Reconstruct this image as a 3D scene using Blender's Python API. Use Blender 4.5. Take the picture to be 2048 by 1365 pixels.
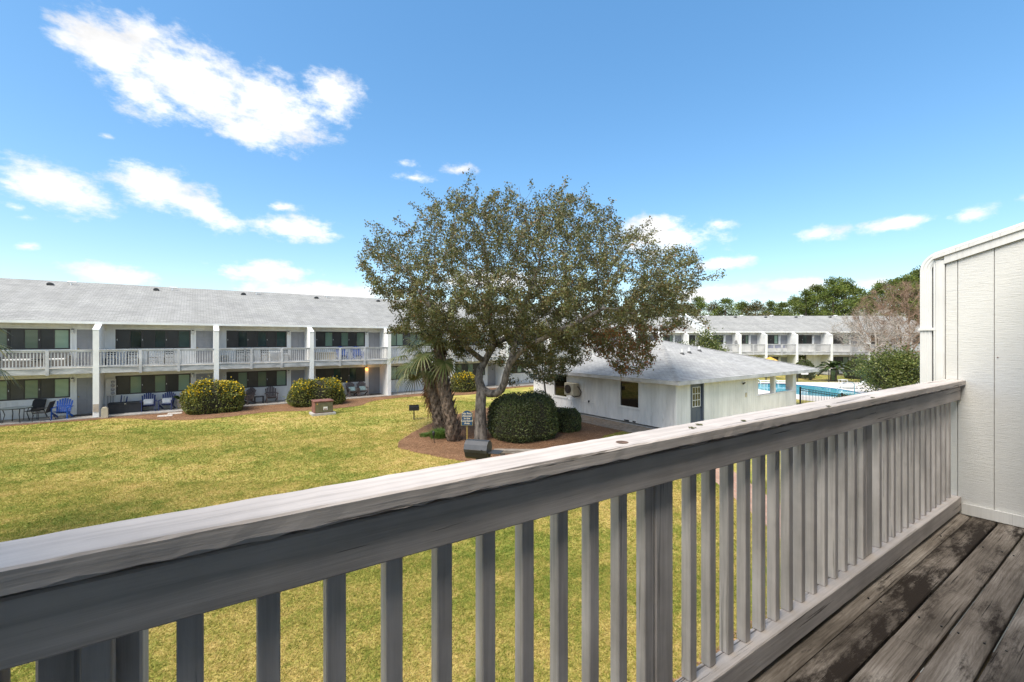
import bpy, math, random
import numpy as np
from mathutils import Vector, Matrix, kdtree
R = math.radians
rng = np.random.default_rng(7); random.seed(7)
S = bpy.context.scene
for o in list(bpy.data.objects): bpy.data.objects.remove(o)
col = S.collection
# ------------------------------------------------------------------ camera
EYE = 4.15; FPX = 885.0
YAW = R(35.38)                       # camera looks 35.38 deg from +Y towards +X
FW = Vector((math.sin(YAW), math.cos(YAW), 0)); RT = Vector((math.cos(YAW), -math.sin(YAW), 0))
cd = bpy.data.cameras.new('camera'); cam = bpy.data.objects.new('camera', cd); col.objects.link(cam)
cam.location = (0, 0, EYE); cam.rotation_euler = (R(90), 0, -YAW)
cd.sensor_width = 36; cd.lens = FPX / 2048 * 36; cd.shift_y = -2.5 / 2048
cd.clip_start = .05; cd.clip_end = 6000
S.camera = cam
def loc(right, depth, z=0.0):
    p = RT * right + FW * depth; return Vector((p.x, p.y, z))
def PD(x, depth, z=0.0): return loc((x - 1024) / FPX * depth, depth, z)      # azimuth + distance
def G(x, y, z=0.0): return PD(x, (EYE - z) * FPX / (y - 680.0), z)           # where a sight line meets height z
# ------------------------------------------------------------------ sky, sun, exposure
SUN_EL, SUN_AZ = 57.0, -107.0        # azimuth from +Y, clockwise
w = bpy.data.worlds.new('World'); S.world = w; w.use_nodes = True
def world_sky():
    nt = w.node_tree; N = nt.nodes; L = nt.links; N.clear()
    out = N.new('ShaderNodeOutputWorld'); bg = N.new('ShaderNodeBackground'); L.new(bg.outputs[0], out.inputs[0])
    sky = N.new('ShaderNodeTexSky'); sky.sky_type = 'NISHITA'; sky.sun_disc = False
    sky.sun_elevation = R(SUN_EL); sky.sun_rotation = R(SUN_AZ); sky.air_density = 1.0; sky.dust_density = .75; sky.ozone_density = 2.0
    def math_(op, a, b=None, c=None, clamp=False):
        n = N.new('ShaderNodeMath'); n.operation = op; n.use_clamp = clamp
        for i, v in enumerate((a, b, c)):
            if v is None: continue
            if isinstance(v, (int, float)): n.inputs[i].default_value = v
            else: L.new(v, n.inputs[i])
        return n.outputs[0]
    tc = N.new('ShaderNodeTexCoord'); sep = N.new('ShaderNodeSeparateXYZ'); L.new(tc.outputs['Generated'], sep.inputs[0])
    u = math_('ARCTAN2', sep.outputs[0], sep.outputs[1]); v = math_('ARCSINE', sep.outputs[2])
    cmb = N.new('ShaderNodeCombineXYZ'); L.new(u, cmb.inputs[0]); L.new(v, cmb.inputs[1])
    # clouds: (azimuth, elevation, half width, half height, tilt) all round the sky
    blobs = []
    def px(cx, cy, a, b, t=0):
        r = (cx - 1024) / FPX; e = math.atan((680 - cy) / FPX / math.hypot(1, r))
        c = 1 / (1 + r * r)
        blobs.append((YAW + math.atan(r), e, a / FPX * c, b / FPX * math.sqrt(c), -R(t), 1.0 if a > 75 else .42 + .4 * (a - 20) / 55))
    for q in [(235,112,125,62,8),(290,60,60,32),(150,92,60,26,10),(400,170,205,82,16),(290,190,120,50,14),(545,215,150,72,6),(665,195,82,58,0),(500,265,95,38,6),
              (120,380,150,56,14),(310,375,120,54,18),(410,420,115,40,22),(30,372,60,24),(590,457,112,32),(568,412,44,15),(825,353,52,15),(915,337,34,13),(808,325,34,9),
              (530,545,130,26),(235,550,110,24),(55,500,44,11),(20,417,32,11),(45,440,28,9),(215,272,26,8),
              (1335,478,140,44,4),(1320,450,80,28,0),(1430,448,60,16),(1445,530,80,16,-4),(1645,472,64,22),(1800,449,90,20,-4),(1925,433,66,24,-4),(2045,396,30,12),
              (1600,570,100,20),(1420,590,120,22),(650,585,200,26),(1000,560,160,24),(1750,566,60,14)]: px(*q)
    rr = random.Random(5)
    nz = N.new('ShaderNodeTexNoise'); nz.inputs['Scale'].default_value = 8.5; nz.inputs['Detail'].default_value = 10; nz.inputs['Roughness'].default_value = .64
    mp = N.new('ShaderNodeMapping'); mp.inputs['Scale'].default_value = (1, 1, 1.9); L.new(tc.outputs['Generated'], mp.inputs[0]); L.new(mp.outputs[0], nz.inputs[0])
    nw = N.new('ShaderNodeTexNoise'); nw.inputs['Scale'].default_value = 9; nw.inputs['Detail'].default_value = 4; L.new(mp.outputs[0], nw.inputs[0])
    wv = N.new('ShaderNodeVectorMath'); wv.operation = 'MULTIPLY_ADD'; L.new(nw.outputs['Color'], wv.inputs[0]); wv.inputs[1].default_value = (.04, .03, 0); L.new(cmb.outputs[0], wv.inputs[2])
    w2 = N.new('ShaderNodeVectorMath'); w2.operation = 'SUBTRACT'; L.new(wv.outputs[0], w2.inputs[0]); w2.inputs[1].default_value = (.02, .015, 0)
    field = None
    for (a, e, sx, sy, t, kk) in blobs:
        m = N.new('ShaderNodeMapping'); m.vector_type = 'TEXTURE'; L.new(w2.outputs[0], m.inputs[0])
        m.inputs['Location'].default_value = (a, e, 0); m.inputs['Rotation'].default_value = (0, 0, t); m.inputs['Scale'].default_value = (sx, sy, 1)
        ln = N.new('ShaderNodeVectorMath'); ln.operation = 'LENGTH'; L.new(m.outputs[0], ln.inputs[0])
        f = math_('MULTIPLY', math_('SUBTRACT', 1.0, ln.outputs['Value']), kk)
        field = f if field is None else math_('SMOOTH_MAX', field, f, .12)
    # broken cloud added round the unseen rest of the sky for neutral fill light
    dt = N.new('ShaderNodeVectorMath'); dt.operation = 'DOT_PRODUCT'; L.new(tc.outputs['Generated'], dt.inputs[0]); dt.inputs[1].default_value = (FW.x, FW.y, 0)
    ns = N.new('ShaderNodeTexNoise'); ns.inputs['Scale'].default_value = 3.4; ns.inputs['Detail'].default_value = 3; L.new(mp.outputs[0], ns.inputs[0])
    rest = math_('MULTIPLY', math_('SUBTRACT', ns.outputs[0], .5), 6.0)
    fade = N.new('ShaderNodeMapRange'); L.new(dt.outputs['Value'], fade.inputs[0]); fade.inputs['From Min'].default_value = .50; fade.inputs['From Max'].default_value = .58; fade.inputs['To Min'].default_value = 0; fade.inputs['To Max'].default_value = -4
    field = math_('MAXIMUM', field, math_('ADD', rest, fade.outputs[0]))
    n2 = N.new('ShaderNodeTexNoise'); n2.inputs['Scale'].default_value = 30; n2.inputs['Detail'].default_value = 6; n2.inputs['Roughness'].default_value = .65; L.new(mp.outputs[0], n2.inputs[0])
    nn = math_('ADD', math_('MULTIPLY', math_('SUBTRACT', nz.outputs[0], .5), 1.45), math_('MULTIPLY', math_('SUBTRACT', n2.outputs[0], .5), 1.25))
    dens = math_('ADD', field, nn)
    mr = N.new('ShaderNodeMapRange'); mr.interpolation_type = 'SMOOTHSTEP'; L.new(dens, mr.inputs[0])
    mr.inputs['From Min'].default_value = .03; mr.inputs['From Max'].default_value = .8; mr.inputs['To Min'].default_value = 0; mr.inputs['To Max'].default_value = .97
    hs = N.new('ShaderNodeHueSaturation'); hs.inputs['Saturation'].default_value = SKY_SAT; hs.inputs['Value'].default_value = SKY_GAIN; hs.inputs['Hue'].default_value = SKY_HUE
    gm = N.new('ShaderNodeGamma'); gm.inputs[1].default_value = .74; L.new(sky.outputs[0], gm.inputs[0]); L.new(gm.outputs[0], hs.inputs['Color'])
    mx = N.new('ShaderNodeMix'); mx.data_type = 'RGBA'; L.new(mr.outputs[0], mx.inputs['Factor']); L.new(hs.outputs[0], mx.inputs['A'])
    # cloud white, a little greyer in its thick parts
    sh = math_('SUBTRACT', 1.0, math_('MULTIPLY', math_('SUBTRACT', nz.outputs[0], .42, clamp=True), .9))
    cc = N.new('ShaderNodeVectorMath'); cc.operation = 'SCALE'; cc.inputs[0].default_value = CLOUD; L.new(sh, cc.inputs['Scale'])
    L.new(cc.outputs[0], mx.inputs['B'])
    L.new(mx.outputs['Result'], bg.inputs[0]); bg.inputs[1].default_value = SKY_STR
SKY_STR = .10; SKY_SAT = 1.44; SKY_GAIN = 1.34; SKY_HUE = .497; CLOUD = (4.9, 4.85, 4.8)
world_sky()
sd = bpy.data.lights.new('sun', 'SUN'); sd.energy = 2.4; sd.angle = R(40); sd.color = (1, .93, .82)
sun = bpy.data.objects.new('sun', sd); col.objects.link(sun)
_a = R(SUN_AZ); _e = R(SUN_EL); _d = Vector((math.sin(_a) * math.cos(_e), math.cos(_a) * math.cos(_e), math.sin(_e)))
sun.rotation_euler = _d.to_track_quat('Z', 'Y').to_euler()
S.view_settings.view_transform = 'Standard'; S.view_settings.look = 'None'; S.view_settings.exposure = 1.42; S.view_settings.gamma = 1; S.view_settings.use_curve_mapping = False
S.render.engine = 'CYCLES'
# ------------------------------------------------------------------ materials
def new_mat(name):
    m = bpy.data.materials.new(name); m.use_nodes = True
    nt = m.node_tree; return m, nt, nt.nodes, nt.links, nt.nodes['Principled BSDF']
def ramp(N, stops):
    r = N.new('ShaderNodeValToRGB'); e = r.color_ramp.elements
    while len(e) < len(stops): e.new(.5)
    for i, (p, c) in enumerate(stops):
        e[i].position = p; e[i].color = (*c, 1) if len(c) == 3 else c
    return r
def noise(N, L, vec, scale, detail=4, rough=.55, sc3=None):
    n = N.new('ShaderNodeTexNoise'); n.inputs['Scale'].default_value = scale; n.inputs['Detail'].default_value = detail; n.inputs['Roughness'].default_value = rough
    if sc3:
        m = N.new('ShaderNodeMapping'); m.inputs['Scale'].default_value = sc3; L.new(vec, m.inputs[0]); vec = m.outputs[0]
    L.new(vec, n.inputs['Vector']); return n
def mixc(N, L, fac, a, b, mode='MIX'):
    m = N.new('ShaderNodeMix'); m.data_type = 'RGBA'; m.blend_type = mode
    for k, v in (('Factor', fac), ('A', a), ('B', b)):
        s = m.inputs[k]
        if isinstance(v, (int, float)): s.default_value = v
        elif isinstance(v, tuple): s.default_value = (*v, 1)
        else: L.new(v, s)
    return m.outputs['Result']
def bump(N, L, P, h, strength=.3, dist=.01):
    b = N.new('ShaderNodeBump'); b.inputs['Strength'].default_value = strength; b.inputs['Distance'].default_value = dist
    L.new(h, b.inputs['Height']); L.new(b.outputs[0], P.inputs['Normal']); return b
def plain(name, c, rough=.6, var=.12, scale=3.0, bmp=.15, bscale=40, metal=0, spec=None, sc3=None):
    m, nt, N, L, P = new_mat(name)
    tc = N.new('ShaderNodeTexCoord'); v = tc.outputs['Object']
    n = noise(N, L, v, scale, 5, .6, sc3)
    lo = tuple(max(0, x * (1 - var * 1.6)) for x in c); hi = tuple(min(1, x * (1 + var)) for x in c)
    r = ramp(N, [(.3, lo), (.7, hi)]); L.new(n.outputs[0], r.inputs[0]); L.new(r.outputs[0], P.inputs['Base Color'])
    P.inputs['Roughness'].default_value = rough; P.inputs['Metallic'].default_value = metal
    if spec is not None: P.inputs['Specular IOR Level'].default_value = spec
    if bmp: bump(N, L, P, noise(N, L, v, bscale, 3, .6, sc3).outputs[0], bmp, .004)
    return m
def painted_wood(name, c, axis, crack=.5, dirt=.25, rough=.65, grain=1.0, blob=.25):
    """paint over weathered wood, grain along local axis"""
    m, nt, N, L, P = new_mat(name)
    tc = N.new('ShaderNodeTexCoord'); v = tc.outputs['Object']
    oi = N.new('ShaderNodeObjectInfo'); ad = N.new('ShaderNodeVectorMath'); ad.operation = 'ADD'
    sc = N.new('ShaderNodeVectorMath'); sc.operation = 'SCALE'; sc.inputs[0].default_value = (13, 7, 31); L.new(oi.outputs['Random'], sc.inputs['Scale'])
    L.new(v, ad.inputs[0]); L.new(sc.outputs[0], ad.inputs[1]); v = ad.outputs[0]
    st = [60, 60, 60]; st[axis] = 2.2
    g = noise(N, L, v, 1.0, 6, .62, tuple(st))
    st2 = [40, 40, 40]; st2[axis] = .9
    k = noise(N, L, v, 1.0, 5, .6, tuple(st2))
    big = noise(N, L, v, 2.3, 5, .6)
    lo = tuple(x * (1 - dirt) for x in c); hi = tuple(min(1, x * 1.06) for x in c)
    r1 = ramp(N, [(.35, lo), (.62, hi)]); L.new(big.outputs[0], r1.inputs[0])
    r2 = ramp(N, [(.33, (.60, .59, .575)), (.56, (1, 1, 1))]); L.new(g.outputs[0], r2.inputs[0])
    c1 = mixc(N, L, .55 * grain, r1.outputs[0], r2.outputs[0], 'MULTIPLY')
    r3 = ramp(N, [(.0, (1, 1, 1)), (.365, (1, 1, 1)), (.385, (0, 0, 0))]); L.new(k.outputs[0], r3.inputs[0])
    cf = N.new('ShaderNodeMath'); cf.operation = 'MULTIPLY'; L.new(r3.outputs[0], cf.inputs[0]); cf.inputs[1].default_value = crack
    c2 = mixc(N, L, cf.outputs[0], c1, (.09, .075, .06))
    st3 = [7, 7, 7]; st3[axis] = 2.4
    d = noise(N, L, v, 1.0, 6, .7, tuple(st3)); r4 = ramp(N, [(.60, (0, 0, 0)), (.74, (1, 1, 1))]); L.new(d.outputs[0], r4.inputs[0])
    df = N.new('ShaderNodeMath'); df.operation = 'MULTIPLY'; L.new(r4.outputs[0], df.inputs[0]); df.inputs[1].default_value = blob
    c3 = mixc(N, L, df.outputs[0], c2, tuple(x * .45 for x in c))
    L.new(c3, P.inputs['Base Color']); P.inputs['Roughness'].default_value = rough; P.inputs['Specular IOR Level'].default_value = .3
    h = N.new('ShaderNodeMath'); h.operation = 'SUBTRACT'; L.new(g.outputs[0], h.inputs[0]); L.new(cf.outputs[0], h.inputs[1])
    bump(N, L, P, h.outputs[0], .45, .004)
    return m
def deck_wood():
    m, nt, N, L, P = new_mat('weathered_deck_wood')
    tc = N.new('ShaderNodeTexCoord'); v0 = tc.outputs['Object']
    oi = N.new('ShaderNodeObjectInfo'); sc = N.new('ShaderNodeVectorMath'); sc.operation = 'SCALE'; sc.inputs[0].default_value = (17, 5, 9); L.new(oi.outputs['Random'], sc.inputs['Scale'])
    ad = N.new('ShaderNodeVectorMath'); ad.operation = 'ADD'; L.new(v0, ad.inputs[0]); L.new(sc.outputs[0], ad.inputs[1]); v = ad.outputs[0]
    # grain rings bent by low noise
    wp = noise(N, L, v, 1.0, 3, .5, (1.6, 5, 5)); wm = N.new('ShaderNodeVectorMath'); wm.operation = 'MULTIPLY_ADD'
    L.new(wp.outputs['Color'], wm.inputs[0]); wm.inputs[1].default_value = (0, .12, .12); L.new(v, wm.inputs[2])
    wv = N.new('ShaderNodeTexWave'); wv.wave_type = 'BANDS'; wv.bands_direction = 'Y'; wv.inputs['Scale'].default_value = 34; wv.inputs['Distortion'].default_value = 4.5; wv.inputs['Detail'].default_value = 3; wv.inputs['Detail Scale'].default_value = 1.5
    ms = N.new('ShaderNodeMapping'); ms.inputs['Scale'].default_value = (.12, 1, 1); L.new(wm.outputs[0], ms.inputs[0]); L.new(ms.outputs[0], wv.inputs[0])
    fib = noise(N, L, v, 1.0, 7, .65, (3, 110, 110)); big = noise(N, L, v, 1.0, 5, .6, (1.6, 6, 6))
    r1 = ramp(N, [(.3, (.10, .083, .066)), (.5, (.235, .20, .165)), (.72, (.45, .40, .345))]); L.new(big.outputs[0], r1.inputs[0])
    r2 = ramp(N, [(.15, (.42, .38, .34)), (.6, (1, 1, 1))]); L.new(wv.outputs[0], r2.inputs[0])
    r3 = ramp(N, [(.3, (.45, .42, .4)), (.55, (1, 1, 1))]); L.new(fib.outputs[0], r3.inputs[0])
    c = mixc(N, L, .22, r1.outputs[0], r2.outputs[0], 'MULTIPLY'); c = mixc(N, L, .9, c, r3.outputs[0], 'MULTIPLY')
    # long dark checks
    ck = noise(N, L, v, 1.0, 4, .6, (1.1, 55, 55)); rk = ramp(N, [(.0, (1, 1, 1)), (.34, (1, 1, 1)), (.37, (0, 0, 0))]); L.new(ck.outputs[0], rk.inputs[0])
    c = mixc(N, L, rk.outputs[0], c, (.025, .02, .016))
    # black rotted leaf dirt lying in patches
    dt = noise(N, L, v0, 1.0, 10, .78, (1.5, 6, 5)); sp = N.new('ShaderNodeSeparateXYZ'); L.new(v0, sp.inputs[0])
    rd = ramp(N, [(.55, (0, 0, 0)), (.66, (1, 1, 1))]); L.new(dt.outputs[0], rd.inputs[0])
    band = N.new('ShaderNodeMapRange'); L.new(oi.outputs['Alpha'], band.inputs[0]); band.inputs['From Min'].default_value = 0; band.inputs['From Max'].default_value = 1; band.inputs['To Min'].default_value = .0; band.inputs['To Max'].default_value = .175
    ds = N.new('ShaderNodeMath'); ds.operation = 'ADD'; L.new(dt.outputs[0], ds.inputs[0]); L.new(band.outputs[0], ds.inputs[1]); 
    ds2 = N.new('ShaderNodeMath'); ds2.operation = 'SUBTRACT'; L.new(ds.outputs[0], ds2.inputs[0]); ds2.inputs[1].default_value = .055
    L.new(ds2.outputs[0], rd.inputs[0])
    c = mixc(N, L, rd.outputs[0], c, (.026, .019, .014))
    L.new(c, P.inputs['Base Color']); P.inputs['Roughness'].default_value = .85; P.inputs['Specular IOR Level'].default_value = .25
    h = N.new('ShaderNodeMath'); h.operation = 'ADD'; L.new(fib.outputs[0], h.inputs[0]); h.inputs[1].default_value = 0
    h2 = N.new('ShaderNodeMath'); h2.operation = 'SUBTRACT'; L.new(h.outputs[0], h2.inputs[0]); L.new(rk.outputs[0], h2.inputs[1])
    bump(N, L, P, h2.outputs[0], .6, .004)
    return m
def rough_siding(name, c):
    """painted rough-sawn plywood: short horizontal saw marks"""
    m, nt, N, L, P = new_mat(name)
    tc = N.new('ShaderNodeTexCoord'); v = tc.outputs['Object']
    a = noise(N, L, v, 1.0, 5, .65, (16, 16, 190)); b = noise(N, L, v, 1.0, 5, .6, (60, 60, 5)); big = noise(N, L, v, 1.6, 5, .6)
    r = ramp(N, [(.3, tuple(x * .9 for x in c)), (.65, c)]); L.new(big.outputs[0], r.inputs[0])
    r2 = ramp(N, [(.30, (.80, .79, .77)), (.46, (1, 1, 1))]); L.new(a.outputs[0], r2.inputs[0])
    k = ramp(N, [(0, (.55, .53, .5)), (.25, (.55, .53, .5)), (.3, (1, 1, 1))]); L.new(b.outputs[0], k.inputs[0])
    cc = mixc(N, L, .6, r.outputs[0], r2.outputs[0], 'MULTIPLY'); cc = mixc(N, L, .6, cc, k.outputs[0], 'MULTIPLY')
    L.new(cc, P.inputs['Base Color']); P.inputs['Roughness'].default_value = .6; P.inputs['Specular IOR Level'].default_value = .3
    bump(N, L, P, a.outputs[0], .6, .006); return m
def shingle(name, c, sx=.9, sy=.145):
    m, nt, N, L, P = new_mat(name)
    tc = N.new('ShaderNodeTexCoord'); uv = tc.outputs['UV']
    b = N.new('ShaderNodeTexBrick'); L.new(uv, b.inputs[0]); b.inputs['Scale'].default_value = 1.0
    b.inputs['Brick Width'].default_value = sx / 3; b.inputs['Row Height'].default_value = sy; b.inputs['Mortar Size'].default_value = .009; b.offset = .5
    b.inputs['Color1'].default_value = (*[x * .86 for x in c], 1); b.inputs['Color2'].default_value = (*[min(1, x * 1.08) for x in c], 1); b.inputs['Mortar'].default_value = (*[x * .4 for x in c], 1)
    b.inputs['Mortar Smooth'].default_value = .4
    n = noise(N, L, uv, .35, 6, .65, (1, 2.2, 1)); r = ramp(N, [(.32, (.80, .80, .81)), (.66, (1.0, 1.0, .99))]); L.new(n.outputs[0], r.inputs[0])
    n3 = noise(N, L, uv, 1.0, 5, .6, (1.1, .12, 1)); r3 = ramp(N, [(.35, (.84, .84, .83)), (.6, (1, 1, 1))]); L.new(n3.outputs[0], r3.inputs[0])
    c2 = mixc(N, L, 1.0, b.outputs[0], r.outputs[0], 'MULTIPLY'); c2 = mixc(N, L, .8, c2, r3.outputs[0], 'MULTIPLY')
    n2 = noise(N, L, uv, 60, 2, .5); r2 = ramp(N, [(.3, (.75, .75, .75)), (.7, (1.1, 1.1, 1.1))]); L.new(n2.outputs[0], r2.inputs[0])
    c3 = mixc(N, L, .5, c2, r2.outputs[0], 'MULTIPLY')
    L.new(c3, P.inputs['Base Color']); P.inputs['Roughness'].default_value = .9; P.inputs['Specular IOR Level'].default_value = .2
    bump(N, L, P, b.outputs['Fac'], -.5, .01); return m
def foliage(name, cols, rough=.55, trans=.25, bigvar=.35, bigscale=.7):
    """leaf colours by island and by clump"""
    m, nt, N, L, P = new_mat(name)
    g = N.new('ShaderNodeNewGeometry'); tc = N.new('ShaderNodeTexCoord')
    r = ramp(N, [(i / max(1, len(cols) - 1), c) for i, c in enumerate(cols)]); L.new(g.outputs['Random Per Island'], r.inputs[0])
    n = noise(N, L, tc.outputs['Object'], bigscale, 3, .5); r2 = ramp(N, [(.35, (1 - bigvar,) * 3), (.65, (1 + bigvar * .5,) * 3)]); L.new(n.outputs[0], r2.inputs[0])
    c = mixc(N, L, 1.0, r.outputs[0], r2.outputs[0], 'MULTIPLY')
    L.new(c, P.inputs['Base Color']); P.inputs['Roughness'].default_value = rough; P.inputs['Specular IOR Level'].default_value = .35
    if trans:
        t = N.new('ShaderNodeBsdfTranslucent'); L.new(c, t.inputs[0]); mx = N.new('ShaderNodeMixShader'); mx.inputs[0].default_value = trans
        L.new(P.outputs[0], mx.inputs[1]); L.new(t.outputs[0], mx.inputs[2]); L.new(mx.outputs[0], N['Material Output'].inputs[0])
    return m
def lawn_colour(N, L, scatter=None):
    g = N.new('ShaderNodeNewGeometry'); v = g.outputs['Position']
    a = noise(N, L, v, .22, 5, .62); b = noise(N, L, v, 1.5, 5, .65); c = noise(N, L, v, 9, 3, .6)
    s = N.new('ShaderNodeMath'); s.operation = 'MULTIPLY_ADD'; L.new(b.outputs[0], s.inputs[0]); s.inputs[1].default_value = .75; L.new(a.outputs[0], s.inputs[2])
    s2 = N.new('ShaderNodeMath'); s2.operation = 'MULTIPLY_ADD'; L.new(c.outputs[0], s2.inputs[0]); s2.inputs[1].default_value = .45; L.new(s.outputs[0], s2.inputs[2])
    last = s2.outputs[0]
    if scatter:
        s3 = N.new('ShaderNodeMath'); s3.operation = 'MULTIPLY_ADD'; L.new(g.outputs['Random Per Island'], s3.inputs[0]); s3.inputs[1].default_value = scatter; L.new(last, s3.inputs[2])
        s4 = N.new('ShaderNodeMath'); s4.operation = 'SUBTRACT'; L.new(s3.outputs[0], s4.inputs[0]); s4.inputs[1].default_value = scatter / 2; last = s4.outputs[0]
    mr = N.new('ShaderNodeMapRange'); L.new(last, mr.inputs[0]); mr.inputs['From Min'].default_value = .82; mr.inputs['From Max'].default_value = 1.46
    r = ramp(N, [(0, (.15, .20, .030)), (.30, (.265, .265, .052)), (.50, (.40, .335, .090)), (.72, (.51, .395, .135)), (1, (.54, .40, .16))]); L.new(mr.outputs[0], r.inputs[0])
    return r.outputs[0], c
def lawn_mat(name, blades):
    m, nt, N, L, P = new_mat(name)
    c, n = lawn_colour(N, L, .32 if blades else None); L.new(c, P.inputs['Base Color']); P.inputs['Roughness'].default_value = .8; P.inputs['Specular IOR Level'].default_value = .2
    if blades:
        t = N.new('ShaderNodeBsdfTranslucent'); L.new(c, t.inputs[0]); mx = N.new('ShaderNodeMixShader'); mx.inputs[0].default_value = .35
        L.new(P.outputs[0], mx.inputs[1]); L.new(t.outputs[0], mx.inputs[2]); L.new(mx.outputs[0], N['Material Output'].inputs[0])
    else:
        g = N.new('ShaderNodeNewGeometry'); bump(N, L, P, noise(N, L, g.outputs['Position'], 28, 4, .7).outputs[0], .8, .04)
    return m
def glass_pane(name, tint, blinds=None, rough=.06):
    """window glass over whatever hangs behind it"""
    m, nt, N, L, P = new_mat(name)
    tc = N.new('ShaderNodeTexCoord'); v = tc.outputs['Object']
    if blinds:
        wv = N.new('ShaderNodeTexWave'); wv.bands_direction = 'Z'; wv.inputs['Scale'].default_value = 5.0; wv.inputs['Distortion'].default_value = .3; L.new(v, wv.inputs[0])
        r = ramp(N, [(.2, tint), (.65, blinds)]); L.new(wv.outputs[0], r.inputs[0]); c = r.outputs[0]
    else:
        n = noise(N, L, v, 1.3, 3, .5); r = ramp(N, [(.35, tuple(x * .5 for x in tint)), (.65, tint)]); L.new(n.outputs[0], r.inputs[0]); c = r.outputs[0]
    oi = N.new('ShaderNodeObjectInfo'); rv = ramp(N, [(0, (.5, .52, .5)), (1, (1.5, 1.5, 1.45))]); L.new(oi.outputs['Random'], rv.inputs[0]); c = mixc(N, L, 1.0, c, rv.outputs[0], 'MULTIPLY')
    L.new(c, P.inputs['Base Color']); P.inputs['Roughness'].default_value = rough; P.inputs['Specular IOR Level'].default_value = .6
    n2 = noise(N, L, v, 1.1, 2, .5); bump(N, L, P, n2.outputs[0], .06, .02)
    return m
def mulch_mat(name, c1, c2, c3):
    m, nt, N, L, P = new_mat(name); g = N.new('ShaderNodeNewGeometry'); v = g.outputs['Position']
    a = noise(N, L, v, 22, 6, .7); b = noise(N, L, v, .8, 4, .6); 
    r = ramp(N, [(.3, c1), (.5, c2), (.72, c3)]); L.new(a.outputs[0], r.inputs[0]); r2 = ramp(N, [(.3, (.7, .7, .7)), (.7, (1.1, 1.1, 1.1))]); L.new(b.outputs[0], r2.inputs[0])
    L.new(mixc(N, L, 1.0, r.outputs[0], r2.outputs[0], 'MULTIPLY'), P.inputs['Base Color']); P.inputs['Roughness'].default_value = .95; P.inputs['Specular IOR Level'].default_value = .1
    bump(N, L, P, a.outputs[0], .9, .03); return m
def brick_walk(name):
    m, nt, N, L, P = new_mat(name); tc = N.new('ShaderNodeTexCoord'); uv = tc.outputs['UV']
    b = N.new('ShaderNodeTexBrick'); L.new(uv, b.inputs[0]); b.inputs['Scale'].default_value = 1; b.inputs['Brick Width'].default_value = .21; b.inputs['Row Height'].default_value = .105; b.inputs['Mortar Size'].default_value = .008
    b.inputs['Color1'].default_value = (.36, .20, .14, 1); b.inputs['Color2'].default_value = (.46, .29, .21, 1); b.inputs['Mortar'].default_value = (.30, .25, .20, 1)
    n = noise(N, L, uv, 2.0, 5, .6); r = ramp(N, [(.3, (.75, .75, .75)), (.7, (1.1, 1.08, 1.05))]); L.new(n.outputs[0], r.inputs[0])
    L.new(mixc(N, L, 1.0, b.outputs[0], r.outputs[0], 'MULTIPLY'), P.inputs['Base Color']); P.inputs['Roughness'].default_value = .9; bump(N, L, P, b.outputs['Fac'], -.6, .01); return m
def emit(name, c, s):
    m, nt, N, L, P = new_mat(name); P.inputs['Emission Color'].default_value = (*c, 1); P.inputs['Emission Strength'].default_value = s; P.inputs['Base Color'].default_value = (*c, 1); return m
def water_mat():
    m, nt, N, L, P = new_mat('pool_water'); tc = N.new('ShaderNodeTexCoord'); v = tc.outputs['Object']
    n = noise(N, L, v, .35, 3, .5); r = ramp(N, [(.3, (.05, .36, .50)), (.7, (.13, .52, .63))]); L.new(n.outputs[0], r.inputs[0]); L.new(r.outputs[0], P.inputs['Base Color'])
    P.inputs['Roughness'].default_value = .05; bump(N, L, P, noise(N, L, v, 3.5, 3, .5).outputs[0], .12, .03); return m
WHITE = (.80, .795, .775)
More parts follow.
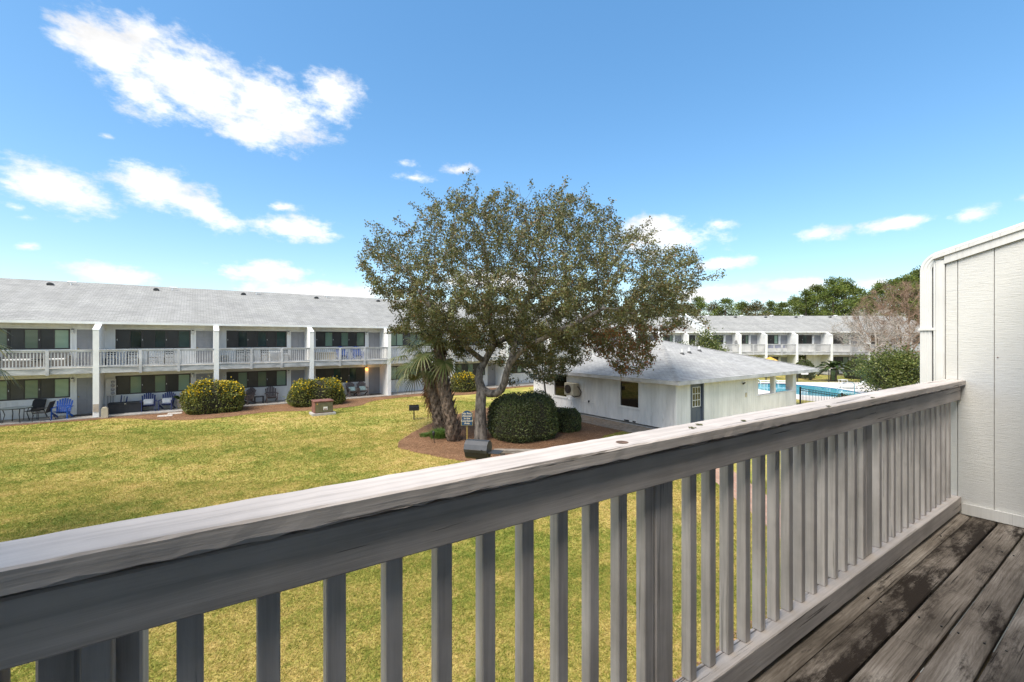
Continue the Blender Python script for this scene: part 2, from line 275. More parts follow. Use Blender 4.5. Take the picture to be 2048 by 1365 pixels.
M = dict(
    rail=painted_wood('painted_rail_wood', (.62, .555, .505), 0, .8, .16), bal=painted_wood('painted_baluster_wood', (.625, .57, .53), 2, .4, .3, blob=.35),
    deck=deck_wood(), siding=rough_siding('white_rough_siding', (.66, .655, .625)), trim=painted_wood('white_trim_paint', (.68, .675, .65), 2, .25, .06, grain=.4, blob=.06),
    spout=plain('white_downspout', (.68, .68, .66), .4, .05, 4, .05), gutter=plain('grey_gutter', (.42, .42, .43), .45, .06),
    wall=plain('white_wall_paint', WHITE, .7, .09, .9, .25, 25, sc3=(3, 3, .7)), clubwall=plain('clubhouse_wall_paint', (.77, .755, .735), .7, .10, .9, .25, 25, sc3=(3, 3, .7)),
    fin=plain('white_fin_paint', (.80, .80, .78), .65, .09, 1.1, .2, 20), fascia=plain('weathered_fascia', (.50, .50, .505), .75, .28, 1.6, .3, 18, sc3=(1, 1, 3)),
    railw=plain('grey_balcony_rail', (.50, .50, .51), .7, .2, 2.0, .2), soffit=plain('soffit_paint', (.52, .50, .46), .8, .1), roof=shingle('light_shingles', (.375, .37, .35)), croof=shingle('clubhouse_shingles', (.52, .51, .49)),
    vent=plain('dark_roof_vent', (.05, .05, .05), .6, .1), pvc=plain('white_pvc', (.75, .75, .73), .4, .05), door=plain('grey_door_paint', (.27, .27, .285), .5, .05), doorb=plain('slate_blue_door', (.085, .105, .15), .45, .06),
    frame=plain('bronze_window_frame', (.040, .034, .032), .45, .15), screen=glass_pane('window_screen', (.035, .033, .033), rough=.35), glassA=glass_pane('blind_glass', (.10, .17, .13), (.30, .40, .31)), glassB=glass_pane('dark_glass', (.03, .055, .05)),
    glassC=glass_pane('clubhouse_glass', (.03, .026, .018), rough=.02), concrete=plain('patio_concrete', (.40, .37, .33), .9, .18, 1.5, .4, 30), pad=plain('pale_concrete', (.42, .40, .37), .9, .14, 2), aggregate=plain('aggregate_walk', (.30, .245, .19), .95, .25, 6, .5, 60),
    pooldeck=plain('pool_deck_concrete', (.62, .57, .52), .85, .1, .8, .2), coping=plain('pool_coping', (.72, .70, .67), .7, .06), tile=plain('pool_tile', (.05, .09, .2), .3, .2, 8), water=water_mat(),
    ground=plain('dry_ground', (.22, .19, .085), .95, .25, .12, .4, 6), lawn=lawn_mat('lawn_turf', False), blades=lawn_mat('lawn_blades', True),
    mulch=mulch_mat('pine_straw_mulch', (.09, .045, .026), (.23, .127, .07), (.40, .25, .15)), bwalk=brick_walk('brick_walk'),
    bark=plain('oak_bark', (.19, .165, .14), .95, .6, 9, .9, 30, sc3=(1, 1, .4)), twig=plain('bare_twig_brown', (.25, .165, .11), .9, .3, 3, 0), twigg=plain('lichen_twig_grey', (.36, .31, .26), .9, .25, 3, 0), pinebark=plain('pine_bark', (.12, .085, .065), .95, .3, 3),
    palmtrunk=plain('palm_boot', (.17, .125, .09), .95, .6, 6, .6, 20), deadfrond=plain('dead_frond', (.20, .10, .045), .95, .35, 4, 0), stem=plain('frond_stem', (.20, .22, .06), .6, .2, 3, 0),
    oak=foliage('oak_leaves', [(.078, .094, .030), (.130, .146, .050), (.165, .172, .064), (.21, .198, .080), (.20, .140, .065), (.10, .118, .042), (.225, .222, .11)], .5, .22),
    red=foliage('reddish_leaves', [(.10, .09, .03), (.30, .10, .045), (.22, .12, .04), (.36, .14, .07)], .55, .25), small=foliage('small_tree_leaves', [(.035, .06, .016), (.07, .10, .028), (.10, .12, .035)], .5, .2),
    hedge=foliage('boxwood_leaves', [(.042, .060, .018), (.075, .104, .030), (.115, .14, .042), (.155, .168, .058)], .45, .12), jess=foliage('jessamine_leaves', [(.08, .11, .022), (.14, .165, .036), (.20, .21, .05), (.27, .255, .06)], .5, .2),
    flower=foliage('yellow_flowers', [(.75, .50, .01), (.85, .62, .02), (.70, .42, .01)], .5, .3, .1), shrub=foliage('shrub_leaves', [(.045, .07, .015), (.085, .115, .025), (.145, .165, .038), (.195, .20, .055)], .45, .2),
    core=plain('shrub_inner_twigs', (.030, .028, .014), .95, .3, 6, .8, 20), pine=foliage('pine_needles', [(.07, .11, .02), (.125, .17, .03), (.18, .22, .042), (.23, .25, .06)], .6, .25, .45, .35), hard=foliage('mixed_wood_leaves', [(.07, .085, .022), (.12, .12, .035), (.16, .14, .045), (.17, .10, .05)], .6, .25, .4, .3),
    palm=foliage('palm_leaf', [(.075, .105, .030), (.12, .145, .045), (.17, .175, .065), (.24, .22, .10)], .45, .25, .2, 1.2), sago=foliage('sago_leaf', [(.03, .06, .015), (.06, .10, .025), (.09, .12, .03)], .4, .2), lirio=foliage('liriope_blades', [(.09, .19, .03), (.15, .26, .05), (.2, .28, .07)], .5, .25),
    blackm=plain('black_iron', (.02, .02, .021), .5, .2, 4, .1), charcoal=plain('charcoal_lid', (.045, .047, .052), .42, .25, 3, .15), rust=plain('rusty_maroon_paint', (.20, .085, .065), .7, .3, 4, .2), olive=plain('olive_paint', (.13, .12, .065), .65, .25, 4, .2),
    blue=plain('bright_blue_plastic', (.012, .09, .42), .45, .12), navy=plain('navy_plastic', (.035, .05, .17), .5, .15), brown=plain('brown_plastic', (.125, .095, .085), .6, .15), cushion=plain('white_cushion', (.70, .69, .67), .9, .08), teal=plain('pale_teal_cushion', (.42, .55, .50), .9, .25, 9), wicker=plain('grey_wicker', (.20, .185, .165), .9, .3, 30, .4), beige=plain('beige_metal', (.52, .46, .34), .6, .12), fan=plain('dark_fan_grille', (.055, .035, .025), .6, .3, 8),
    sling=plain('black_sling', (.022, .022, .025), .8, .15), tglass=glass_pane('table_glass', (.12, .16, .155)), terracotta=plain('pale_pot', (.45, .38, .31), .85, .15), box=plain('dark_deck_box', (.028, .029, .032), .6, .2), mat=plain('dark_doormat', (.03, .028, .027), .95, .3), umb=plain('yellow_canvas', (.60, .34, .05), .8, .1),
    signb=plain('blue_sign_face', (.015, .055, .115), .5, .1), gold=plain('gold_sign_edge', (.45, .33, .08), .5, .15), letter=plain('cream_lettering', (.62, .53, .38), .6, .05, 3, 0), lantern=plain('white_lantern', (.7, .69, .66), .5, .08), bulb=emit('lit_bulb', (1, .42, .08), 1.6),
    timber=painted_wood('grey_timber', (.27, .235, .20), 0, .9, .4, .9), stone=plain('pale_stone', (.5, .47, .43), .9, .2), white=plain('white_plastic', (.76, .75, .72), .5, .06), steel=plain('pool_steel', (.6, .6, .6), .25, .05, 3, 0, metal=.8), pebble=plain('knot_wood', (.16, .10, .07), .9, .4, 40), moss=plain('moss', (.10, .10, .045), .95, .4, 40), hole=plain('inside_dark', (.02, .02, .02), .9, .1),
)
# ------------------------------------------------------------------ mesh helpers
class MB:
    def __init__(s): s.v = []; s.f = []; s.uv = None
    def add(s, vs, fs):
        b = len(s.v); s.v += [tuple(p) for p in vs]; s.f += [tuple(b + i for i in f) for f in fs]; return s
    def box(s, x0, x1, y0, y1, z0, z1, bev=0, M4=None):
        if bev:
            b = bev; vs = []
            for z, i in ((z0, b), (z0 + b, 0), (z1 - b, 0), (z1, b)):
                for (x, y) in ((x0 + i, y0 + i + b * (i == 0)), (x0 + i + b * (i == 0), y0 + i), (x1 - i - b * (i == 0), y0 + i), (x1 - i, y0 + i + b * (i == 0)), (x1 - i, y1 - i - b * (i == 0)), (x1 - i - b * (i == 0), y1 - i), (x0 + i + b * (i == 0), y1 - i), (x0 + i, y1 - i - b * (i == 0))): vs.append((x, y, z))
            fs = [tuple(range(7, -1, -1)), tuple(range(24, 32))]
            for r in range(3):
                for k in range(8): fs.append((r * 8 + k, r * 8 + (k + 1) % 8, r * 8 + 8 + (k + 1) % 8, r * 8 + 8 + k))
        else:
            vs = [(x, y, z) for z in (z0, z1) for x, y in ((x0, y0), (x1, y0), (x1, y1), (x0, y1))]
            fs = [(3, 2, 1, 0), (4, 5, 6, 7), (0, 1, 5, 4), (1, 2, 6, 5), (2, 3, 7, 6), (3, 0, 4, 7)]
        if M4 is not None: vs = [tuple(M4 @ Vector(p)) for p in vs]
        return s.add(vs, fs)
    def bar(s, a, b, wx, wy, up=(0, 0, 1)):
        """rectangular bar from a to b"""
        a = Vector(a); b = Vector(b); d = (b - a); l = d.length; d.normalize(); up = Vector(up)
        if abs(d.dot(up)) > .98: up = Vector((0, 1, 0))
        x = d.cross(up).normalized(); y = x.cross(d)
        Mt = Matrix(((x.x, d.x, y.x, a.x), (x.y, d.y, y.y, a.y), (x.z, d.z, y.z, a.z), (0, 0, 0, 1)))
        return s.box(-wx / 2, wx / 2, 0, l, -wy / 2, wy / 2, M4=Mt)
    def tube(s, pts, rad, n=8, cap=True):
        pts = [Vector(p) for p in pts]; rad = [rad] * len(pts) if isinstance(rad, (int, float)) else rad
        b = len(s.v); prev = None
        for i, p in enumerate(pts):
            t = (pts[min(i + 1, len(pts) - 1)] - pts[max(i - 1, 0)]).normalized()
            if prev is None:
                ref = Vector((0, 0, 1)) if abs(t.z) < .9 else Vector((1, 0, 0)); x = t.cross(ref).normalized()
            else: x = (prev - t * prev.dot(t)).normalized()
            prev = x; y = t.cross(x)
            for k in range(n):
                a = 2 * math.pi * k / n; s.v.append(tuple(p + (x * math.cos(a) + y * math.sin(a)) * rad[i]))
        for i in range(len(pts) - 1):
            for k in range(n):
                s.f.append((b + i * n + k, b + i * n + (k + 1) % n, b + (i + 1) * n + (k + 1) % n, b + (i + 1) * n + k))
        if cap:
            s.f.append(tuple(b + k for k in range(n - 1, -1, -1))); e = b + (len(pts) - 1) * n; s.f.append(tuple(e + k for k in range(n)))
        return s
    def prism(s, poly, axis, a, b):
        """polygon extruded along axis 0/1/2; poly in the other two coordinates (cyclic order)"""
        def mk(p, t):
            q = [0, 0, 0]; o = [(1, 2), (0, 2), (0, 1)][axis]; q[o[0]] = p[0]; q[o[1]] = p[1]; q[axis] = t; return tuple(q)
        n = len(poly); vs = [mk(p, a) for p in poly] + [mk(p, b) for p in poly]
        fs = [tuple(range(n - 1, -1, -1)), tuple(range(n, 2 * n))] + [(i, (i + 1) % n, n + (i + 1) % n, n + i) for i in range(n)]
        return s.add(vs, fs)
    def lathe(s, prof, c=(0, 0), n=16):
        b = len(s.v)
        for (r, z) in prof:
            for k in range(n): a = 2 * math.pi * k / n; s.v.append((c[0] + r * math.cos(a), c[1] + r * math.sin(a), z))
        for i in range(len(prof) - 1):
            for k in range(n): s.f.append((b + i * n + k, b + i * n + (k + 1) % n, b + (i + 1) * n + (k + 1) % n, b + (i + 1) * n + k))
        s.f.append(tuple(b + k for k in range(n - 1, -1, -1))); e = b + (len(prof) - 1) * n; s.f.append(tuple(e + k for k in range(n)))
        return s
    def mesh(s, name, mat, smooth=False):
        me = bpy.data.meshes.new(name); me.from_pydata(s.v, [], s.f); me.materials.append(M[mat]); me.validate()
        import bmesh
        bm = bmesh.new(); bm.from_mesh(me); bmesh.ops.recalc_face_normals(bm, faces=bm.faces); bm.to_mesh(me); bm.free()
        if smooth:
            me.polygons.foreach_set('use_smooth', [True] * len(me.polygons))
        return me
    def build(s, name, mat, parent=None, smooth=False, loc=None, rz=0): return link(name, s.mesh(name, mat, smooth), parent, loc, rz)
def link(name, me, parent=None, loc=None, rz=0):
    o = bpy.data.objects.new(name, me); col.objects.link(o); o.parent = parent
    if loc is not None: o.location = loc
    if rz: o.rotation_euler = (0, 0, rz)
    return o
def npmesh(name, verts, faces, mat, smooth=False):
    """verts (n,3), faces (m,k) arrays, all faces the same size"""
    me = bpy.data.meshes.new(name); verts = np.asarray(verts, np.float32); faces = np.asarray(faces, np.int32)
    me.vertices.add(len(verts)); me.vertices.foreach_set('co', verts.ravel()); k = faces.shape[1]
    me.loops.add(faces.size); me.loops.foreach_set('vertex_index', faces.ravel()); me.polygons.add(len(faces))
    me.polygons.foreach_set('loop_start', np.arange(0, faces.size, k, dtype=np.int32))
    me.polygons.foreach_set('loop_total', np.full(len(faces), k, np.int32))
    if smooth: me.polygons.foreach_set('use_smooth', np.ones(len(faces), bool))
    me.update(calc_edges=True); me.materials.append(M[mat]); return me
def thing(name, label, cat, loc=(0, 0, 0), rz=0, group=None):
    o = bpy.data.objects.new(name, None); col.objects.link(o); o.empty_display_size = .2; o.location = loc; o.rotation_euler = (0, 0, rz)
    return tag(o, label, cat, group)
def tag(o, label, cat, group=None):
    o['label'] = label; o['category'] = cat
    if group: o['group'] = group
    return o
def struct(o): o['kind'] = 'structure'; return o
def stuff(o): o['kind'] = 'stuff'; return o
def dup(root, label, loc, rz=0, group=None, scale=None):
    r = root.copy(); col.objects.link(r); r.location = loc; r.rotation_euler = (0, 0, rz); r['label'] = label
    if group: r['group'] = group
    if scale: r.scale = (scale,) * 3 if isinstance(scale, (int, float)) else scale
    def rec(src, dst):
        for ch in src.children:
            if ch.name in seen: continue
            c = ch.copy(); seen.add(c.name); col.objects.link(c); c.parent = dst; rec(ch, c)
    seen = set(); rec(root, r); return r
def wobbly(pts, n, amp, seed):
    """closed smooth loop through control points with a wavering edge"""
    rr = random.Random(seed); P = [Vector(p) for p in pts]; out = []; m = len(P)
    for i in range(m):
        p0, p1, p2, p3 = P[i - 1], P[i], P[(i + 1) % m], P[(i + 2) % m]
        for k in range(n):
            t = k / n; q = .5 * ((2 * p1) + (p2 - p0) * t + (2 * p0 - 5 * p1 + 4 * p2 - p3) * t * t + (3 * p1 - p0 - 3 * p2 + p3) * t ** 3)
            out.append((q.x + rr.uniform(-amp, amp), q.y + rr.uniform(-amp, amp)))
    return out
def sheet(name, poly, z, mat):
    """flat sheet with its edge turned down into the ground"""
    n = len(poly); m = MB(); m.add([(x, y, z) for x, y in poly] + [(x, y, z - .05) for x, y in poly], [tuple(range(n))] + [(i, (i + 1) % n, n + (i + 1) % n, n + i) for i in range(n)])
    return m.build(name, mat)
def set_uv(o, fn):
    me = o.data; uv = me.uv_layers.new(name='UVMap')
    for l in me.loops: uv.data[l.index].uv = fn(me.vertices[l.vertex_index].co)
# ------------------------------------------------------------------ ground
o = MB().add([(-3000, -3000, -.06), (3000, -3000, -.06), (3000, 3000, -.06), (-3000, 3000, -.06)], [(0, 1, 2, 3)]).build('ground', 'ground'); struct(o)
lawn_poly = [(-40, -3), (60, -3), (60, 42), (40, 31.9), (-40, 31.9)]
struct(sheet('lawn', lawn_poly, 0, 'lawn'))
# planting beds
bed_front = wobbly([(-30, 31.4), (-6, 31.2), (-3.3, 30.9), (-1.4, 28.9), (.7, 28.1), (3.2, 28.7), (5.6, 27.9), (8.2, 28.2), (9.8, 29.9), (13, 30.5), (15, 29.4), (18.2, 29.2), (20, 30.6), (26, 31), (38, 31.3), (38, 32.3), (10, 32.3), (-30, 32.3)], 8, .05, 1)
struct(sheet('mulch_bed', bed_front, .012, 'mulch'))
isl = [G(795, 890), G(860, 848), G(905, 832), G(985, 815), G(1060, 808), G(1160, 818), G(1240, 848)]
isl = [(p.x, p.y) for p in isl] + [(16.05, 13.6), (14.2, 13.2), (12.6, 12.3)] + [(G(1040, 930).x, G(1040, 930).y), (G(950, 925).x, G(950, 925).y), (G(880, 915).x, G(880, 915).y)]
island = wobbly(isl, 8, .05, 2); struct(sheet('mulch_bed', island, .012, 'mulch'))
struct(sheet('mulch_bed', wobbly([(-8, -1), (14, -1.6), (14, 2.2), (9, 2.6), (6.2, 3.0), (3, 3.1), (0, 3.2), (-8, 3.2)], 8, .04, 3), .012, 'mulch'))
# patio slab in front of the apartments, walk beside the clubhouse, brick walk
struct(MB().box(-30, 38.2, 31.75, 33.6, -.05, .06).build('patio_slab', 'concrete'))
struct(MB().box(15.7, 17.12, 10.2, 22.5, -.05, .04).build('aggregate_walk', 'aggregate'))
path = [(8.4, 1.9), (10.3, 4.0), (12.1, 6.1), (13.7, 8.0), (15.2, 9.6), (16.4, 10.6)]
def ribbon(pts, hw, z):
    m = MB(); vs = []
    for i, p in enumerate(pts):
        a = Vector(pts[max(i - 1, 0)]); b = Vector(pts[min(i + 1, len(pts) - 1)]); t = (b - a).normalized(); n = Vector((-t.y, t.x))
        for s in (-hw, hw): vs.append((p[0] + n.x * s, p[1] + n.y * s, z))
    k = len(pts); vs += [(x, y, z - .06) for x, y, _ in vs]
    fs = [(2 * i, 2 * i + 1, 2 * i + 3, 2 * i + 2) for i in range(k - 1)] + [(2 * i, 2 * i + 2, 2 * k + 2 * i + 2, 2 * k + 2 * i) for i in range(k - 1)] + [(2 * i + 1, 2 * i + 3, 2 * k + 2 * i + 3, 2 * k + 2 * i + 1) for i in range(k - 1)]
    return m.add(vs, fs)
o = struct(ribbon(path, .48, .014).build('brick_walk', 'bwalk')); _r = Matrix.Rotation(-R(48), 2)
set_uv(o, lambda c: tuple(_r @ Vector((c.x, c.y))))
# ------------------------------------------------------------------ balcony in front of the camera (own frame: x along the rail, y outwards)
BAL_RZ = -R(1.56); DK = EYE - 1.34
def bal_root(name, label, cat): return thing(name, label, cat, (0, 0, 0), BAL_RZ)
S0, S1 = -.52, 4.78
deck = bpy.data.objects.new('balcony_deck', None); col.objects.link(deck); deck.rotation_euler = (0, 0, BAL_RZ); struct(deck)
dr = random.Random(3); edges = [1.0, .853, .713, .573, .433, .293, .153, .013, -.127, -.267, -.407, -.547, -.69]
for i in range(len(edges) - 1):
    y1, y0 = edges[i] - .0055, edges[i + 1] + .0055
    cuts = {1: [], 2: [2.55], 3: [], 4: [1.7], 6: [3.2]}.get(i, [])
    xs = [S0 - .1] + cuts + [S1 - .004]
    for a, b in zip(xs[:-1], xs[1:]):
        m = MB(); n = 14; zz = DK + dr.uniform(-.002, .002); bow = dr.uniform(-.0015, .003); hw = (y1 - y0) / 2; yc = (y0 + y1) / 2
        prof = [(-hw, -.028), (-hw, -.006), (-hw + .004, -.0015), (-hw + .02, 0), (0, bow), (hw - .02, 0), (hw - .004, -.0015), (hw, -.006), (hw, -.028)]
        if i == 0: prof = [(-hw, -.028), (-hw, -.016), (-hw + .008, -.006), (-hw + .03, 0), (0, .004), (hw - .03, 0), (hw - .008, -.006), (hw, -.016), (hw, -.028)]
        m.prism(prof, 0, a + .002 - (a + b) / 2, b - .002 - (a + b) / 2)
        ob = m.build('deck_board', 'deck', deck, loc=((a + b) / 2, yc, zz)); ob.color = (1, 1, 1, {1: 1.0, 2: .45, 0: .1, 3: .4, 4: .5}.get(i, .3))
m = MB()
for x in (.22, 1.52, 2.82, 4.12):
    for y in edges[1:]:
        for dy in (.03, -.03): m.lathe([(.0001, DK + .0045), (.0045, DK + .004), (.0045, DK - .004)], (x + dr.uniform(-.008, .008), y + dy + dr.uniform(-.006, .006)), 6)
stuff(m.build('nail_heads', 'blackm', deck))
m = MB(); 
for x in (.2, 1.5, 2.8, 4.1): m.box(x, x + .04, -.65, .98, DK - .22, DK - .031)
m.build('joist', 'timber', deck)
rl = bal_root('balcony_railing', 'white weathered wooden balcony railing with square balusters in the foreground', 'railing')
Z = lambda h: EYE - h
def plank(name, x0, x1, y0, y1, z0, z1, mat, parent, n=26, amp=.002, seed=0, notch=0):
    """long plank with slightly uneven worn arrises"""
    rr = random.Random(seed); m = MB(); b = .004; vs = []
    for i in range(n + 1):
        x = x0 + (x1 - x0) * i / n; j = lambda: rr.uniform(-amp, amp)
        for (y, z) in ((y0, z0 + b), (y0, z1 - b), (y0 + b, z1), (y1 - b, z1), (y1, z1 - b), (y1, z0 + b), (y1 - b, z0), (y0 + b, z0)):
            dz = rr.uniform(0, notch) if (notch and z <= z0 + b and y <= y0 + b) else 0
            vs.append((x, y + j(), z + j() + dz))
    fs = [tuple(range(7, -1, -1)), tuple(n * 8 + k for k in range(8))]
    for i in range(n):
        for k in range(8): fs.append((i * 8 + k, i * 8 + 8 + k, i * 8 + 8 + (k + 1) % 8, i * 8 + (k + 1) % 8))
    return m.add(vs, fs).build(name, mat, parent)
cap1 = plank('cap_rail', S0, S1 - .003, .882, 1.004, Z(.352), Z(.310), 'rail', rl, 150, .0007, 1, .007)
plank('top_rail', S0, 3.02, .908, .944, Z(.463), Z(.362), 'rail', rl, 60, .0005, 2); plank('outer_light_stop', S0, S1 - .003, .986, 1.0, Z(.44), Z(.354), 'rail', rl, 30, .0005, 7); plank('top_rail', 3.023, S1 - .003, .909, .945, Z(.463), Z(.362), 'rail', rl, 30, .0005, 3)  # outer board is unseen, added to block light behind the cap gap
plank('bottom_rail', S0, S1 - .003, .907, .984, Z(1.315), Z(1.21), 'rail', rl, 80, .0006, 4)
bm_ = MB().box(-.019, .019, -.019, .019, Z(1.209), Z(.37), .0025).mesh('baluster', 'bal')
k0 = .874 * .945 - .038; xs = [k0 + .1205 * k for k in range(-12, 33)]
for x in xs:
    c = x + .019
    if c < S0 + .05 or c > S1 - .02: continue
    if 1.175 < c < 1.31 or 2.99 < c < 3.11: continue
    link('baluster', bm_, rl, (c, .965 + random.uniform(-.001, .001), 0), random.uniform(-.012, .012))
for (x0, x1, y0, y1) in ((1.205, 1.295, .946, .9855), (3.005, 3.095, .947, .9855), (-.235, -.105, .99, 1.08)):
    MB().box(x0, x1, y0, y1, Z(1.6) if x0 < 0 else Z(1.209), Z(.365), .004).build('post', 'bal', rl)
MB().box(1.155, 1.193, .946, .984, Z(1.209), Z(.365), .002).build('baluster', 'bal', rl)
for (x, y, s) in ((1.02, .925, 1), ):
    m = MB().lathe([(.001, .0006), (.012, .0009), (.017, .0004), (.019, 0)], (0, 0), 14); m.build('knot', 'pebble', cap1, loc=(x, y, Z(.310) + .0012))
rr = random.Random(12)
for (x, y) in ((1.66, .90), (2.35, .884), (2.9, .884), (1.45, .95), (1.38, .93)):
    m = MB()
    for k in range(14):
        a = rr.uniform(0, 6.28); d = rr.uniform(0, .012); l = .006; m.add([(math.cos(a) * d, math.sin(a) * d, 0), (math.cos(a) * d + l, math.sin(a) * d, .003), (math.cos(a) * d, math.sin(a) * d + l, .004)], [(0, 1, 2)])
    stuff(m.build('moss', 'moss', cap1, loc=(x, y, Z(.310) + .0015)))
# partition wall at the far end of the balcony, drain pipe on its sloping top
pw = bal_root('partition_wall', 'white rough sawn partition wall with downspout closing off the right of the balcony', 'wall')
top = lambda y: EYE + .655 + .30 * (1.06 - y)
ys = [.996, .9266, .7325, .5385, .3445, .1505, -.0435, -.2375, -.4315, -.62, -.8]
for y1, y0 in zip(ys[:-1], ys[1:]):
    a, b = y0 + .0025, y1 - .0025
    MB().prism([(a, DK + .004), (b, DK + .004), (b, top(b) - .03), (a, top(a) - .03)], 0, S1, S1 + .016).build('siding_panel', 'siding', pw)
MB().prism([(-.8, DK - 2.85), (1.03, DK - 2.85), (1.03, top(1.03) - .02), (-.8, top(-.8) - .02)], 0, S1 + .0165, S1 + .13).build('wall_core', 'siding', pw)
MB().box(S1 - .012, S1 + .016, .998, 1.052, DK - .3, top(1.03) - .035, .002).build('corner_trim', 'trim', pw)
MB().box(S1 - .006, S1 + .14, 1.053, 1.066, DK - 2.85, top(1.05) - .03, .002).build('corner_trim', 'trim', pw)
MB().prism([(-.8, top(-.8) - .075), (1.0, top(1.0) - .075), (1.0, top(1.0) - .012), (-.8, top(-.8) - .012)], 0, S1 - .018, S1 - .001).build('top_trim', 'trim', pw)
MB().prism([(-.8, top(-.8) - .012), (1.066, top(1.066) - .012), (1.066, top(1.066) + .014), (-.8, top(-.8) + .014)], 0, S1 - .03, S1 + .15).build('cap_trim', 'trim', pw)
plank('baseboard', S1 - .02, S1 - .001, -.8, .9, DK + .006, DK + .085, 'trim', pw, 3, .0008, 5)
# downspout: ribbed rectangular section swept down the slope and round the corner
def spout():
    line = [(1.113, DK - 2.8), (1.113, EYE + .55), (1.113, EYE + .60)]
    c = (1.113, EYE + .60); a1 = math.atan(.30)
    pts = [(1.113, DK - 2.8), (1.113, DK - 1), (1.113, EYE - .2), (1.113, EYE + .56)]
    rad = .115; cx, cz = 1.113 - rad, EYE + .56
    for k in range(1, 9):
        t = (math.pi / 2 - a1) * k / 8; pts.append((cx + rad * math.cos(t), cz + rad * math.sin(t)))
    y, z = pts[-1]; pts += [(y - 1.2, z + 1.2 * .30)]
    prof = []
    w2, h2 = .05, .036
    for k in range(7):
        u = -w2 + 2 * w2 * k / 6; prof.append((u, h2 - (.006 if k % 2 else 0)))
    for k in range(7):
        u = w2 - 2 * w2 * k / 6; prof.append((u, -h2 + (.006 if k % 2 else 0)))
    m = MB(); n = len(prof)
    for i, (y, z) in enumerate(pts):
        a = Vector(pts[max(i - 1, 0)]); b = Vector(pts[min(i + 1, len(pts) - 1)]); t = (b - a).normalized(); nn = Vector((t.y, -t.x))
        for (u, v) in prof: m.v.append((S1 + .055 + u, y + nn.x * v, z + nn.y * v))
    for i in range(len(pts) - 1):
        for k in range(n): m.f.append((i * n + k, i * n + (k + 1) % n, i * n + n + (k + 1) % n, i * n + n + k))
    ds = m.build('downspout', 'spout', pw)
    # a second rib stack on the visible flank
    for u in (-.022, 0, .022):
        q = MB()
        for i, (y, z) in enumerate(pts):
            a = Vector(pts[max(i - 1, 0)]); b = Vector(pts[min(i + 1, len(pts) - 1)]); t = (b - a).normalized(); nn = Vector((t.y, -t.x))
            for (du, dv) in ((-.003, -.005), (-.003, .005), (.004, .005), (.004, -.005)): q.v.append((S1 + .005 + du, y + nn.x * (u + dv), z + nn.y * (u + dv)))
        for i in range(len(pts) - 1):
            for k in range(4): q.f.append((i * 4 + k, i * 4 + (k + 1) % 4, i * 4 + 4 + (k + 1) % 4, i * 4 + 4 + k))
        q.build('rib', 'spout', ds)
    MB().box(S1 - .008, S1 + .115, 1.05, 1.156, EYE + .075, EYE + .095).build('strap', 'spout', ds)
spout()
MB().lathe([(.004, 0), (.004, .003)], (0, 0), 8).build('nail_head', 'rust', pw, loc=(S1 - .002, .715, EYE - .13)).rotation_euler = (0, -R(90), 0)
# the rest of the building the camera stands on: wall, roof edge, neighbouring partition
ob = bal_root('own_building', 'white apartment building behind the balcony with a grey gutter along its roof edge', 'building')
MB().box(-12, 16, -.86, -.7, 0, EYE + 1.1).build('wall', 'wall', ob)
MB().prism([(.15, EYE + 1.0), (.15, EYE + 1.12), (-9, EYE + 1.12 + 9.15 * .31), (-9, EYE + .97 + 9.15 * .31), (-.7, EYE + .97 + .3), (-.7, EYE + 1.02)], 0, -12, 16).build('roof', 'soffit', ob)
MB().prism([(.155, EYE + 1.02), (.20, EYE + 1.01), (.24, EYE + 1.04), (.25, EYE + 1.12), (.155, EYE + 1.12)], 0, -12, 16).build('gutter', 'gutter', ob)
ow_ = MB().box(.1, 3.6, -.699, -.66, DK + .85, DK + 1.95).build('window', 'frame', ob)
for k in range(3): MB().box(.17 + k * 1.15, 1.23 + k * 1.15, -.659, -.65, DK + .92, DK + 1.88).build('pane', 'glassB', ow_)
MB().box(3.85, 4.68, -.699, -.66, DK + .01, DK + 2.0).build('door', 'door', ob)
MB().prism([(-.7, 0), (1.05, 0), (1.05, EYE + .64), (-.7, EYE + 1.16)], 0, S0 - .25, S0 - .11).build('fin_wall', 'fin', ob)
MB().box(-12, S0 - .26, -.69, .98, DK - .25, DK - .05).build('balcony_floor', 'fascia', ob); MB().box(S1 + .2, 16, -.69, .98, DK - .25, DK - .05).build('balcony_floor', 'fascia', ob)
# ------------------------------------------------------------------ apartment rows
def grooved(m, x0, x1, z0, z1, y, pitch=.2, t=.1):
    """vertical-groove siding on a wall facing -y"""
    if x1 - x0 < .01 or z1 - z0 < .01: return
    m.box(x0, x1, y + .012, y + t, z0, z1)
    k = math.floor(x0 / pitch)
    while k * pitch < x1:
        a, b = max(x0, k * pitch + .006), min(x1, (k + 1) * pitch - .006)
        if b - a > .02: m.box(a, b, y, y + .0115, z0 + .001, z1 - .001)
        k += 1
door_panels = None
def make_door(parent, x0, x1, z0, z1, y, mat='door', knob=True):
    d = MB().box(x0, x1, y + .02, y + .065, z0, z1).build('door', mat, parent)
    w = x1 - x0; h = z1 - z0
    for (a, b) in ((.12, .46), (.54, .88)):
        for (c, e) in ((.06, .38), (.44, .72), (.78, .94)):
            MB().box(x0 + w * a, x0 + w * b, y + .006, y + .0195, z0 + h * c, z0 + h * e, .004).build('panel', mat, d)
    if knob: MB().lathe([(.012, 0), (.012, .03), (.03, .045), (.03, .06), (.01, .07)], (0, 0), 8).build('knob', 'gold', d, loc=(x0 + .07, y + .02, z0 + .95)).rotation_euler = (R(90), 0, 0)
    MB().box(x0 - .07, x0 - .002, y - .012, y + .07, z0, z1 + .068).box(x0 - .002, x1, y - .011, y + .07, z1 + .002, z1 + .068).build('door_frame', 'fin', d)
    return d
